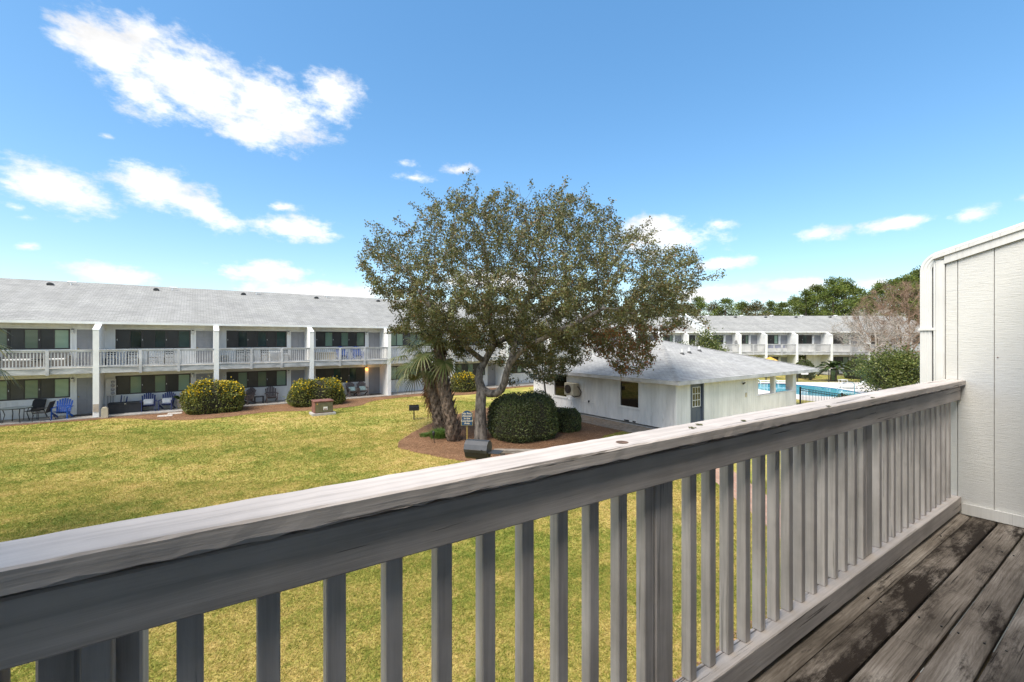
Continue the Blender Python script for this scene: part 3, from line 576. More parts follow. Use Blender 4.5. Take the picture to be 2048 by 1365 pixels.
def make_window(parent, x0, x1, z0, z1, y, kinds, sash=3):
    w = MB(); f = .07
    w.box(x0, x1, y + .01, y + .09, z0, z0 + f); w.box(x0, x1, y + .01, y + .09, z1 - f, z1); w.box(x0, x0 + f, y + .01, y + .09, z0 + f, z1 - f); w.box(x1 - f, x1, y + .01, y + .09, z0 + f, z1 - f)
    W = w.build('window', 'frame', parent)
    t = MB(); g = .07
    t.box(x0 - g, x1 + g, y - .014, y + .05, z1 + .002, z1 + g); t.box(x0 - g, x1 + g, y - .014, y + .05, z0 - g, z0 - .002); t.box(x0 - g, x0 - .002, y - .013, y + .05, z0 - .001, z1 + .001); t.box(x1 + .002, x1 + g, y - .013, y + .05, z0 - .001, z1 + .001)
    t.build('trim', 'fin', W)
    n = sash * 2; sw = (x1 - x0 - 2 * f) / n
    for i in range(n):
        a = x0 + f + i * sw; b = a + sw; k = kinds[i % len(kinds)]
        MB().box(a + (.015 if i else -.01), b - (.015 if i < n - 1 else -.01), y + .045, y + .055, z0 + f, z1 - f).build('pane', {'s': 'screen', 'b': 'glassA', 'd': 'glassB'}[k], W)
        if i: 
            hw = .055 if i % 2 == 0 else .025
            MB().box(a - hw, a + hw, y + .02, y + .08, z0 + f, z1 - f).build('mullion', 'frame', W)
        if i % 2 == 0: MB().box(a - .01, a + .015, y + .005, y + .019, (z0 + z1) / 2 - .08, (z0 + z1) / 2 + .0).build('latch', 'pvc', W)
    return W
def lamp(parent, x, y, z, lit=False):
    l = MB().box(x - .05, x + .05, y - .13, y, z + .1, z + .14).build('wall_lantern', 'blackm', parent)
    MB().lathe([(.05, z - .1), (.075, z - .05), (.075, z + .06), (.06, z + .099)], (x, y - .08), 10).build('globe', 'bulb' if lit else 'lantern', l)
    if lit:
        pl = bpy.data.lights.new('lantern_light', 'POINT'); pl.energy = 1.2; pl.color = (1, .5, .15); pl.shadow_soft_size = .06
        lo = bpy.data.objects.new('lantern_light', pl); col.objects.link(lo); lo.parent = l; lo.location = (x, y - .22, z - .02)
def rail_bay(parent, x0, x1, y, z0, z1, pitch=.118):
    m = MB(); n = max(2, int((x1 - x0) / pitch)); p = (x1 - x0) / n
    for i in range(n): c = x0 + (i + .5) * p; m.box(c - .02, c + .02, y + .025, y + .065, z0 + .08, z1 - .1)
    stuff(m.build('balusters', 'railw', parent))
    MB().box(x0, x1, y - .005, y + .024, z1 - .12, z1 - .045).box(x0, x1, y - .03, y + .1, z1 - .044, z1).build('top_rail', 'railw', parent)
    MB().box(x0, x1, y - .005, y + .07, z0, z0 + .079).build('bottom_rail', 'railw', parent)
def apartments(root, fins, yf, kinds, sash, lit=None, passage=None, z2=2.68, roofx=None, ridge=None, bays=3, doorw=.86, eave=5.12, skip_rail=()):
    yw = yf + 1.7; ye = yf + .9; wall = MB()
    for x in fins:
        f = MB().prism([(yf, .0), (yw - .002, 0), (yw - .002, eave - .02), (ye + .02, eave - .12), (yf, eave - .12 - (ye - yf) * .36)], 0, x - .125, x + .125).build('fin_wall', 'fin', root)
        MB().prism([(yf - .02, eave - .118 - (ye - yf + .02) * .36), (ye, eave - .118), (ye, eave - .085), (yf - .02, eave - .085 - (ye - yf + .02) * .36)], 0, x - .14, x + .14).build('fin_cap', 'fin', root)
    for u, (a, b) in enumerate(zip(fins[:-1], fins[1:])):
        x0, x1 = a + .125, b - .125; dx1 = b - .14; dx0 = dx1 - doorw; wx0 = a + .58; wx1 = dx0 - .26
        for fl, (zb, zw0, zw1, zd0, zd1, zt) in enumerate(((.06, 1.02, 2.1, .08, 2.06, z2 - .3), (z2, 3.64, 4.74, z2 + .03, 4.72, eave - .02))):
            if passage == u and fl == 0:
                MB().box(x0 + (x1 - x0) * .55, x1, yw, yw + .12, 0, zt).build('wall', 'wall', root); continue
            ks = kinds[(u * 2 + fl) % len(kinds)]
            make_window(root, wx0, wx1, zw0, zw1, yw, ks, sash); make_door(root, dx0, dx1, zd0, zd1, yw)
            g = .07
            for q in ((a, wx0 - g, zb, zt), (wx0 - g, wx1 + g, zb, zw0 - g), (wx0 - g, wx1 + g, zw1 + g, zt), (wx1 + g, dx0 - g, zb, zt), (dx0 - g, dx1, zd1 + .07, zt), (dx1, b, zb, zt)): grooved(wall, q[0], q[1], q[2], q[3], yw)
            lamp(root, dx0 - .165, yw, zd1 - .12, lit == (u, fl))
        # balcony
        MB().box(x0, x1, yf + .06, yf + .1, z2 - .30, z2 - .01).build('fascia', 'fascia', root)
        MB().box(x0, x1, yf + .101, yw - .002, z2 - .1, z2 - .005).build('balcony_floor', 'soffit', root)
        px = [x0 + (x1 - x0) * k / bays for k in range(bays + 1)]
        for k in range(1, bays): MB().box(px[k] - .065, px[k] + .065, yf - .03, yf + .055, z2 - .34, z2 + .93).build('post', 'railw', root)
        for k in range(bays): rail_bay(root, px[k] + (.066 if k else 0), px[k + 1] - (.066 if k < bays - 1 else 0), yf + .01, z2 + .03, z2 + .95)
    wall.build('wall', 'wall', root)
    # roof
    a, b = roofx; yr, zr = ridge; sl = (zr - eave) / (yr - ye); m = MB(); yb = 2 * yr - ye
    m.prism([(ye, eave), (yr, zr), (yb, eave), (yb, eave - .1), (yr, zr - .12), (ye, eave - .1)], 0, a, b)
    r = m.build('roof', 'roof', root); set_uv(r, lambda c: (c.x, (c.y - ye) * math.hypot(1, sl)))
    MB().box(a, b, ye - .11, ye - .003, eave - .11, eave + .012).build('gutter', 'fin', r)
    for s in (a + .02, b - .12): MB().prism([(yw + .2, 0), (yb - .9, 0), (yb - .9, eave - .02), (yr, zr - .14), (yw + .2, eave - .02)], 0, s, s + .1).build('end_wall', 'wall', root)
    return r, ye, sl
def roof_vents(root, r, xs, ye, sl, eave, up):
    for x in xs:
        y = ye + up; z = eave + up * sl
        v = MB(); n = 8
        prof = [(.17 * math.cos(math.pi * k / n), .15 * math.sin(math.pi * k / n)) for k in range(n + 1)]
        v.prism([(p[0] + x, p[1] + z - .01) for p in prof], 1, y - .2, y + .1).build('roof_vent', 'vent', r)
        MB().tube([(x + .9, y + .25, z + .03), (x + .9, y + .25, z + .30)], .05, 8).build('vent_pipe', 'pvc', r); MB().tube([(x + .72, y + .25, z + .26), (x + 1.18, y + .25, z + .26)], .06, 8).build('vent_pipe', 'pvc', r)
U = 5.3
A = thing('apartment_building', 'long white two storey apartment block across the lawn with grey shingle roof and balconies', 'building')
finsA = [-4.39 + U * k for k in range(-2, 9)]
kindsA = [('b', 'b', 's', 'b', 's', 'b'), ('b', 'b', 's', 'b'), ('s', 'b', 's', 'b', 's', 'b'), ('s', 'b', 's', 'b', 's', 'b'), ('s', 'b', 's', 'b', 's', 'b'), ('s', 'd', 's', 'd', 's', 'd'), ('s', 'b', 's', 'b', 's', 'b'), ('s', 'd', 's', 'd', 's', 'd'), ('s', 's', 'd', 's', 'd', 's'), ('s', 'b', 's', 'b', 's', 'b')]
rA, yeA, slA = apartments(A, finsA, 31.8, kindsA, 3, lit=(4, 0), roofx=(-16, 38.3), ridge=(41.4, 8.05))
roof_vents(A, rA, [-7.7 + U * k for k in range(0, 8)], yeA, slA, 5.12, 7.6)
# water stain where two units meet
B = thing('apartment_building', 'distant white two storey apartment block beyond the pool under the pine trees', 'building', (0, 0, 0), -YAW)
finsB = [(x - 1024) / FPX * 52 for x in (1425, 1481, 1533, 1594.5, 1664, 1740, 1822, 1905)]
kindsB = [('s', 'd', 's', 'd'), ('d', 's', 'd', 's'), ('b', 's', 's', 'b'), ('b', 's', 's', 'b'), ('d', 's'), ('b', 's', 's', 'b')]
rB, yeB, slB = apartments(B, finsB, 52, kindsB, 2, passage=3, roofx=(finsB[0] - .1, finsB[-1] + .2), ridge=(59.2, 7.35), bays=2, doorw=.8)
roof_vents(B, rB, (25, 29.5, 33.5, 37.5, 42), yeB, slB, 5.12, 5.6)
C = thing('apartment_building', 'far white apartment wing half hidden between the oak crown and a raised parapet', 'building', (0, 0, 0), -YAW)
finsC = [11.4, 14.9, 18.1, 21.3, 24.1]
rC, yeC, slC = apartments(C, finsC, 53.6, kindsB, 2, roofx=(11.0, 24.3), ridge=(60.6, 7.3), bays=2, doorw=.8)
MB().prism([(53.3, 4.5), (61, 6.6), (61, 7.95), (60.4, 7.95), (53.3, 5.75)], 0, 23.0, 23.2).build('parapet', 'fin', C)
MB().prism([(53.25, 5.751), (60.4, 7.951), (61, 7.951), (61, 8.02), (60.4, 8.02), (53.25, 5.82)], 0, 22.95, 23.25).build('coping', 'fin', C)
# ------------------------------------------------------------------ clubhouse
K = thing('clubhouse', 'white single storey clubhouse with pyramid shingle roof and a dark blue door', 'building')
X0, X1, Y0, Y1, HW = 17.1, 29.0, 11.66, 21.75, 2.30
def gro(m, p0, dirx, segs):
    """grooved siding laid in a rotated frame; segs (a,b,z0,z1) along the wall"""
    t = MB()
    for q in segs: grooved(t, q[0], q[1], q[2], q[3], 0, .2, .12)
    d = Vector(dirx); n = Vector((-d.y, d.x))               # n points into the building
    m.add([(p0[0] + d.x * x + n.x * y, p0[1] + d.y * x + n.y * y, z) for x, y, z in t.v], t.f)
wl = MB(); g = .09
# front (-y) wall: door 18.2-19.26, porch openings from 24.2
xa = lambda x: x - X0
gro(wl, (X0, Y0), (1, 0), [(0, xa(18.2), .1, HW), (xa(18.2), xa(19.26), 2.17, HW), (xa(19.26), xa(24.2), .1, HW), (xa(24.2), xa(X1), .1, 1.13)])
# left (-x) wall runs from Y1 down to Y0 (direction -y so that its inside is +x)
yb = lambda y: Y1 - y
wins = [(yb(14.8), yb(13.68), .90, 2.10), (yb(19.76), yb(18.7), .90, 2.12)]
segs = []; last = 0
for (a, b, c, d) in sorted(wins): segs += [(last, a - g, .16, HW), (a - g, b + g, .16, c - g), (a - g, b + g, d + g, HW)]; last = b + g
segs.append((last, Y1 - Y0, .16, HW)); gro(wl, (X0, Y1), (0, -1), segs)
gro(wl, (X0 + .13, Y1), (1, 0), [(0, 6.9, .1, HW)])
wl.build('wall', 'clubwall', K)
MB().box(X0 + .03, 24.1, Y0 + .03, Y1 - .1, -.05, .098).build('foundation', 'pad', K)
MB().box(24.12, 24.24, Y0 + .13, Y1 - .02, .1, HW).build('inner_wall', 'clubwall', K)
MB().box(X0 - .022, X0 + .08, Y0 - .024, Y0 + .09, .08, HW + .001).build('corner_board', 'clubwall', K)
for (a, b, c, d) in wins:
    y1, y0 = Y1 - a, Y1 - b; W = MB().box(X0 + .05, X0 + .06, y0, y1, c, d).build('window', 'glassC', K)
    t = MB(); t.box(X0 - .02, X0 + .09, y0 - g, y1 + g, d + .001, d + g).box(X0 - .035, X0 + .09, y0 - g, y1 + g, c - g, c - .001).box(X0 - .02, X0 + .09, y0 - g, y0 - .001, c, d).box(X0 - .02, X0 + .09, y1 + .001, y1 + g, c, d); t.build('trim', 'clubwall', W)
# door with a nine light window
D_ = MB().box(18.3, 19.16, Y0 + .06, Y0 + .10, .1, 2.1).build('door', 'doorb', K)
f = MB(); f.box(18.2, 18.298, Y0 - .015, Y0 + .12, .1, 2.17).box(19.162, 19.26, Y0 - .015, Y0 + .12, .1, 2.17).box(18.298, 19.162, Y0 - .014, Y0 + .12, 2.102, 2.17); f.build('door_frame', 'doorb', D_)
MB().box(18.43, 19.03, Y0 + .052, Y0 + .059, 1.08, 1.95).build('pane', 'glassC', D_)
gr = MB()
for k in range(4): gr.box(18.41 + k * .2067, 18.44 + k * .2067, Y0 + .038, Y0 + .0515, 1.06, 1.97)
for k in range(4): gr.box(18.42, 19.05, Y0 + .04, Y0 + .0512, 1.06 + k * .297, 1.088 + k * .297)
gr.build('glazing_bar', 'fin', D_)
for (a, b) in ((18.42, 18.70), (18.77, 19.05)): MB().box(a, b, Y0 + .05, Y0 + .0595, .28, .92, .004).build('panel', 'doorb', D_)
MB().lathe([(.015, 0), (.015, .03), (.03, .045), (.01, .07)], (0, 0), 8).build('knob', 'blackm', D_, loc=(19.08, Y0 + .06, 1.02)).rotation_euler = (R(90), 0, 0)
# porch columns, beam, sill
for (a, b, c, d) in ((24.2, 24.42, Y0 + .0, Y0 + .22), (26.2, 26.42, Y0, Y0 + .22), (28.55, 29.0, Y0, Y0 + .4), (28.7, 29.0, 16.4, 16.7), (28.7, 29.0, 21.4, 21.75), (26.3, 26.5, 21.5, 21.75)): MB().box(a, b, c + .002, d, 1.17 if c < 12 else 0, 2.17).build('porch_column', 'clubwall', K)
MB().box(24.2, 29.0, Y0 - .02, Y0 + .2, 1.131, 1.169).build('sill', 'clubwall', K); MB().box(24.2, 29.0, Y0 + .001, Y0 + .25, 2.171, HW).build('beam', 'clubwall', K); MB().box(28.75, 29.0, Y0 + .26, 21.75, 2.171, HW).build('beam', 'clubwall', K)
MB().box(24.2, 28.99, Y0 + .14, 21.7, -.05, .05).build('porch_floor', 'pooldeck', K)
# pyramid roof in overlapping courses
ev = [(16.72, 11.28), (31.2, 11.28), (31.2, 22.2), (16.72, 22.2)]; pk = Vector((22.9, 16.7, 4.12)); ZE = 2.36
Rf = MB().add([(x, y, ZE - .012) for x, y in ev] + [tuple(pk - Vector((0, 0, .02)))], [(0, 1, 4), (1, 2, 4), (2, 3, 4), (3, 0, 4), (3, 2, 1, 0)]).build('roof', 'croof', K); set_uv(Rf, lambda c: (c.x, c.y))
for i in range(4):
    a = Vector((*ev[i], ZE)); b = Vector((*ev[(i + 1) % 4], ZE)); t = (b - a).normalized(); L_ = ((pk - a) - t * (pk - a).dot(t)).length; n = int(L_ / .145); m = MB(); uvs = {}
    nrm = (b - a).cross(pk - a).normalized()
    for k in range(n):
        f0, f1 = k / n, min(1, (k + 1.15) / n)
        p = [a.lerp(pk, f0) + nrm * .012, b.lerp(pk, f0) + nrm * .012, b.lerp(pk, f1) + nrm * .002, a.lerp(pk, f1) + nrm * .002, a.lerp(pk, f0), b.lerp(pk, f0)]
        m.add(p, [(0, 1, 2, 3), (4, 5, 1, 0)])
    c = m.build('shingle_courses', 'croof', Rf); stuff(c); set_uv(c, lambda co, a=a, t=t, L_=L_: ((co - a).dot(t), ((co - a) - t * (co - a).dot(t)).length))
    q = MB(); a2 = a + nrm * .02; pk2 = pk + nrm * .02; s = 38; d = pk2 - a2; sd = d.cross(Vector((0, 0, 1))).normalized() * .13
    for k in range(s):
        c0 = a2 + d * (k / s); c1 = a2 + d * min(1, (k + 1.2) / s); up = Vector((0, 0, .014)); dn = Vector((0, 0, .03))
        q.add([c0 - sd - dn + up, c0 + up, c0 + sd - dn + up, c1 - sd - dn, c1, c1 + sd - dn], [(0, 1, 4, 3), (1, 2, 5, 4)])
    h = q.build('hip_cap', 'croof', Rf); stuff(h); set_uv(h, lambda co, a2=a2: ((co - a2).length * .3, (co - a2).length))
fa = MB()
fa.box(16.70, 31.22, 11.26, 11.30, ZE - .17, ZE + .0).box(16.70, 16.74, 11.301, 22.18, ZE - .17, ZE).box(31.18, 31.22, 11.301, 22.18, ZE - .17, ZE).box(16.70, 31.22, 22.181, 22.22, ZE - .17, ZE); fa.build('fascia', 'railw', Rf)
for (x, y) in ((21.6, 14.35), (22.5, 14.5), (23.9, 14.75)):
    f = (y - 11.28) / (16.7 - 11.28); z = ZE + f * (4.12 - ZE)
    v = MB().lathe([(.16, z - .05), (.10, z + .06), (.07, z + .1)], (x, y), 10).build('roof_vent', 'vent', Rf); MB().tube([(x, y, z + .05), (x, y, z + .3)], .055, 8).build('vent_pipe', 'pvc', v)
# small fittings
for (y, z, sy, sz, mt) in ((12.9, .62, .12, .2, 'clubwall'), (12.3, .55, .13, .2, 'clubwall'), (16.9, .78, .1, .12, 'hole'), (16.2, .66, .12, .1, 'clubwall'), (14.25, .18, .28, .06, 'hole'), (13.85, .18, .16, .06, 'hole'), (18.3, .55, .13, .2, 'clubwall')): MB().box(X0 - .03, X0 - .001, y, y + sy, z, z + sz).build('utility_plate', mt, K)
MB().tube([(X0 - .03, 17.4, .2), (X0 - .03, 17.4, .62)], .018, 6).build('pipe', 'pvc', K)
MB().box(23.05, 23.18, Y0 - .04, Y0 - .001, 1.2, 1.42).box(23.09, 23.14, Y0 - .055, Y0 - .041, 1.32, 1.37).build('utility_plate', 'beige', K); l_ = MB().box(22.78, 22.86, Y0 - .05, Y0 - .001, 1.86, 1.95).build('spot_light', 'blackm', K); MB().tube([(22.8, Y0 - .05, 1.9), (22.72, Y0 - .16, 1.97)], .035, 8).build('lamp_head', 'blackm', l_)
MB().box(X0 - .03, X0 - .002, 16.55, 18.6, .78, .82).build('trim_strip', 'clubwall', K)
ac = thing('air_conditioner', 'beige outdoor air conditioner unit hung on the clubhouse wall beside a window', 'air conditioner', (X0 - .12, 17.95, 0))
MB().box(-.42, 0, -.36, .36, 1.12, 1.78, .01).build('case', 'beige', ac)
m = MB().tube([(-.421, .07, 1.45), (-.445, .07, 1.45)], .245, 20); gq = m.build('fan_grille', 'fan', ac)
for k in range(3): MB().tube([(-.455 , .07 + math.cos(a) * (.08 + .06 * k), 1.45 + math.sin(a) * (.08 + .06 * k)) for a in [i * math.pi / 10 for i in range(21)]], .006, 4).build('guard_ring', 'blackm', gq)
MB().tube([(-.1, -.36, 1.6), (-.1, -.46, 1.55), (.05, -.48, 1.3), (.02, -.4, 1.08), (-.2, -.2, 1.02), (-.1, .1, 1.06)], .025, 6).build('hose', 'blackm', ac, True)
MB().box(-.3, .12, -.3, -.26, 1.07, 1.119).box(-.3, .12, .26, .3, 1.07, 1.119).build('bracket', 'beige', ac); MB().box(.09, .118, -.62, .5, .9, 1.9).build('back_board', 'clubwall', ac)
# ------------------------------------------------------------------ plants
def rand_quads(n, centres, size, aspect=.5, up=None, seed=0, upw=0.0, droop=None):
    """n leaf quads (rhombus) at centres; size scalar/array"""
    g = np.random.default_rng(seed)
    d = g.normal(size=(n, 3)); 
    if up is not None: d = d + up * upw
    d /= np.linalg.norm(d, axis=1)[:, None]
    r = g.normal(size=(n, 3)); s = np.cross(d, r); s /= np.linalg.norm(s, axis=1)[:, None]
    sz = (size * g.uniform(.7, 1.3, n))[:, None]
    a = centres - d * sz * .5; b = centres + s * sz * aspect * .5; c = centres + d * sz * .5; e = centres - s * sz * aspect * .5
    v = np.stack([a, b, c, e], 1).reshape(-1, 3); f = np.arange(4 * n).reshape(-1, 4); return v, f
def colonise(attr, nodes, parents, step, infl, kill, iters, seed=0):
    """grow branches towards attraction points"""
    g = random.Random(seed); nodes = [Vector(p) for p in nodes]; parents = list(parents); attr = [Vector(p) for p in attr]; alive = list(range(len(attr)))
    for it in range(iters):
        kd = kdtree.KDTree(len(nodes))
        for i, p in enumerate(nodes): kd.insert(p, i)
        kd.balance(); acc = {}; nxt = []
        for a in alive:
            co, i, d = kd.find(attr[a])
            if d < kill: continue
            nxt.append(a)
            if d < infl: acc.setdefault(i, Vector()).__iadd__((attr[a] - co) / d)
        alive = nxt
        if not acc: break
        for i, v in acc.items():
            if v.length < 1e-6: continue
            v = v.normalized() + Vector((g.uniform(-.25, .25), g.uniform(-.25, .25), g.uniform(-.2, .25)))
            nodes.append(nodes[i] + v.normalized() * step); parents.append(i)
        if len(nodes) > 26000 or not alive: break
    return nodes, parents
def tree_mesh(nodes, parents, rmin, power, rmax, name, mat, rfix=None):
    n = len(nodes); kids = [[] for _ in range(n)]
    for i, p in enumerate(parents):
        if p >= 0: kids[p].append(i)
    rad = np.zeros(n)
    for i in range(n - 1, -1, -1): rad[i] = rmin if not kids[i] else sum(rad[k] ** power for k in kids[i]) ** (1 / power)
    rad = np.minimum(rad, rmax)
    if rfix:
        for i, r in rfix.items(): rad[i] = r
    m = MB(); stack = [(0, None)]
    while stack:
        s, par = stack.pop(); chain = [s] if par is None else [par, s]
        while True:
            c = kids[chain[-1]]
            if not c: break
            c = sorted(c, key=lambda k: -rad[k])
            for o_ in c[1:]: stack.append((o_, chain[-1]))
            chain.append(c[0])
        if len(chain) < 2: continue
        rs = [rad[k] for k in chain]
        if par is not None: rs[0] = min(rs[0], rs[1] * 1.15)
        k_ = 10 if rs[0] > .1 else 6 if rs[0] > .03 else 3
        m.tube([nodes[k] for k in chain], rs, k_, cap=False)
    return m, rad, kids
def quick_mesh(m, name, mat, smooth=True):
    me = bpy.data.meshes.new(name); me.from_pydata(m.v, [], m.f); me.materials.append(M[mat])
    if smooth: me.polygons.foreach_set('use_smooth', [True] * len(me.polygons))
    return me
# ---- the oak
def in_poly(P, poly):
    x, y = P[:, 0], P[:, 1]; ins = np.zeros(len(P), bool); n = len(poly)
    for i in range(n):
        x0, y0 = poly[i]; x1, y1 = poly[(i + 1) % n]
        c = ((y0 > y) != (y1 > y)) & (x < (x1 - x0) * (y - y0) / (y1 - y0 + 1e-12) + x0); ins ^= c
    return ins
def edge_dist(P, poly):
    d = np.full(len(P), 1e9); n = len(poly)
    for i in range(n):
        a = np.array(poly[i]); b = np.array(poly[(i + 1) % n]); ab = b - a; t = np.clip(((P - a) @ ab) / (ab @ ab), 0, 1); q = a + t[:, None] * ab; d = np.minimum(d, np.linalg.norm(P - q, axis=1))
    return d
def oak():
    base = G(962, 880); D0 = (base.xy.dot(FW.xy)); 
    root = thing('oak_tree', 'large live oak with sparse olive brown crown in the mulch island', 'tree', base)
    k = D0 / FPX; x0 = 962
    P2 = lambda x, y: ((x - x0) * k, EYE + (680 - y) * k)          # metres right of the trunk, height
    poly = [P2(*q) for q in [(722,545),(735,505),(770,460),(815,480),(845,428),(905,398),(955,402),(1005,388),(1060,402),(1122,380),(1160,410),(1215,412),(1235,452),(1295,465),(1320,500),(1380,495),(1385,540),(1415,557),(1375,590),(1360,612),(1385,650),(1320,665),(1310,700),(1318,730),(1285,748),(1240,758),(1215,725),(1170,715),(1150,760),(1085,770),(1045,735),(1000,740),(985,700),(930,720),(880,700),(830,668),(770,668),(800,640),(748,590)]]
    g = np.random.default_rng(11); xs = [p[0] for p in poly]; zs = [p[1] for p in poly]
    n = 60000; q = np.stack([g.uniform(min(xs), max(xs), n), g.uniform(min(zs), max(zs), n)], 1); q = q[in_poly(q, poly)]
    ed = edge_dist(q, poly); dep = 4.6 * np.sqrt(np.clip(ed / 2.6, 0, 1)); y = g.uniform(-1, 1, len(q)) * dep
    low = np.clip((q[:, 1] - 2.2) / 2.5, .35, 1); y *= low
    pts = np.stack([q[:, 0], y, q[:, 1]], 1)
    # clumpy density
    from mathutils import noise as mn
    keep = []
    for i, p in enumerate(pts):
        v = mn.noise(Vector(p) * .55) * .6 + mn.noise(Vector(p) * 1.4) * .4
        if v > g.uniform(-.42, .22): keep.append(i)
    pts = pts[keep]
    # keep clear of the clubhouse roof
    def world(p): return base + RT * float(p[0]) + FW * float(p[1])
    ok = []
    for p in pts:
        wv = world(p); bad = wv.x > 16.45 and wv.y < 22.4 and p[2] < 2.6 + .30 * max(0, wv.x - 16.7)
        ok.append(not bad)
    pts = pts[np.array(ok)]; pts = pts[g.permutation(len(pts))[:8200]]
    ex = []
    for _j in range(46):
        i = int(g.integers(0, 22)); a_, b_ = np.array(poly[i]), np.array(poly[i + 1]); q0 = a_ + (b_ - a_) * g.random(); dv = q0 - np.array([1.6, 5.0]); dv = dv / np.linalg.norm(dv) + g.normal(size=2) * .25; yy = g.normal() * .9
        for t in np.arange(-.3, g.uniform(.2, .75), .16): ex.append((q0[0] + dv[0] * t, yy, q0[1] + dv[1] * t + .1 * max(0, t)))
    pts = np.concatenate([pts, np.array(ex)])
    A2 = lambda x, y, dz=0: (P2(x, y)[0], dz, P2(x, y)[1])
    nodes = [A2(962, 884), A2(961, 850), A2(961, 815), A2(962, 795), A2(963, 780)]; par = [-1, 0, 1, 2, 3]
    rf = {0: .30, 1: .245, 2: .225, 3: .225, 4: .21}
    def limb(start, path, rs):
        cur = start
        for (x, y_, d), r in zip(path, rs): nodes.append(A2(x, y_, d)); par.append(cur); cur = len(nodes) - 1; rf[cur] = r
        return cur
    a = limb(4, [(957, 760, .1), (959, 742, .25), (968, 725, .4), (978, 706, .5), (988, 690, .6)], (.18, .165, .15, .14, .13))
    limb(a, [(1012, 676, .9), (1035, 664, 1.3), (1058, 652, 1.7)], (.11, .10, .09)); limb(a, [(985, 670, .2), (980, 645, -.2), (978, 615, -.5), (984, 580, -.7)], (.11, .10, .09, .08))
    limb(7, [(945, 705, .0), (925, 685, -.4), (902, 660, -.9), (880, 632, -1.2), (858, 600, -1.5)], (.11, .10, .09, .085, .07))
    b = limb(4, [(978, 787, -.05), (993, 786, -.2), (1003, 778, -.35), (1009, 764, -.5), (1013, 745, -.6), (1020, 725, -.7)], (.17, .165, .155, .145, .135, .13))
    limb(b, [(1040, 702, -1), (1068, 685, -1.4), (1100, 668, -1.7), (1140, 650, -1.9), (1180, 628, -2)], (.11, .10, .095, .08, .07)); limb(b, [(1030, 690, -.2), (1036, 650, 0), (1050, 605, 0), (1070, 560, .1)], (.105, .095, .085, .075))
    nd, pr = colonise([Vector(p) for p in pts], nodes, par, .20, 3.4, .30, 100, 4)
    m, rad, kids = tree_mesh(nd, pr, .0062, 2.35, .3, 'trunk', 'bark', None)
    for i, r in rf.items(): rad[i] = max(r, 0)
    m, rad, kids = tree_mesh(nd, pr, .0062, 2.35, .125, 'trunk', 'bark', rf)
    t = link('trunk', quick_mesh(m, 'trunk', 'bark'), root); t.rotation_euler = (0, 0, -YAW)
    P = np.array([tuple(p) for p in nd]); idx = np.array([i for i in range(len(nd)) if rad[i] < .018])
    lowi = idx[P[idx, 2] < 6.3]; idx = np.concatenate([idx, lowi[::2], lowi[::3]])
    g2 = np.random.default_rng(5); w_ = np.ones(len(idx)); cnt = 21
    dn = np.array([mn.noise(Vector(p) * .8 + Vector((3, 1, 7))) + .5 * mn.noise(Vector(p) * 2.1) for p in P[idx]]); idx = idx[dn > -.34 + .25 * g2.random(len(idx)) - .2]
    c = np.repeat(P[idx], cnt, axis=0) + g2.normal(size=(len(idx) * cnt, 3)) * .088
    red = (c[:, 0] > 4.3) & (c[:, 2] < 4.7) & (g2.random(len(c)) < .38)
    red |= g2.random(len(c)) < .012
    for nm, sel, mt in (('crown', ~red, 'oak'), ('crown', red, 'red')):
        cc = c[sel]; v, f = rand_quads(len(cc), cc, .09, .6, np.array([0, 0, 1.0]), 3, .25)
        o = link(nm, npmesh(nm, v, f, mt), root); o.rotation_euler = (0, 0, -YAW); stuff(o)
    print('oak nodes', len(nd), 'leaves', len(c))
    return root
oak()
def small_tree(name, label, cat, base, trunk, attr_fn, n, step, leafmat, leaves, lsize, barkmat='bark', rmin=.006, rmax=.09, seed=1, spread=.09, infl=2.5, kill=.28, thin=.014):
    root = thing(name, label, cat, base); g = np.random.default_rng(seed); pts = attr_fn(g, n)
    nodes = [Vector(p) for p in trunk]; par = [-1] + list(range(len(trunk) - 1))
    nd, pr = colonise(pts, nodes, par, step, infl, kill, 80, seed)
    m, rad, kids = tree_mesh(nd, pr, rmin, 2.3, rmax, 'trunk', barkmat); link('trunk', quick_mesh(m, 'trunk', barkmat), root)
    P = np.array([tuple(p) for p in nd])
    if leaves:
        idx = np.array([i for i in range(len(nd)) if rad[i] < thin]); c = np.repeat(P[idx], leaves, axis=0) + g.normal(size=(len(idx) * leaves, 3)) * spread
        v, f = rand_quads(len(c), c, lsize, .55, np.array([0, 0, 1.0]), seed, .3); stuff(link('crown', npmesh('crown', v, f, leafmat), root))
    return root, P, rad
def ball(c, r): return lambda g, n: [Vector((c[0] + a * r[0], c[1] + b * r[1], c[2] + d * r[2])) for a, b, d in (lambda q: q / np.maximum(1, np.linalg.norm(q, axis=1))[:, None])(g.normal(size=(n, 3)) * .62)]
small_tree('ornamental_tree', 'small dark green tree with thin forked trunk beside the clubhouse window', 'tree', PD(1094, 23.0), [(0, 0, 0), (.02, 0, .5), (-.02, 0, 1.0), (-.1, .02, 1.5), (-.16, .02, 1.9)], ball((-.1, 0, 2.9), (1.5, 1.2, .95)), 500, .14, 'small', 12, .09, rmin=.007, rmax=.12, seed=3)
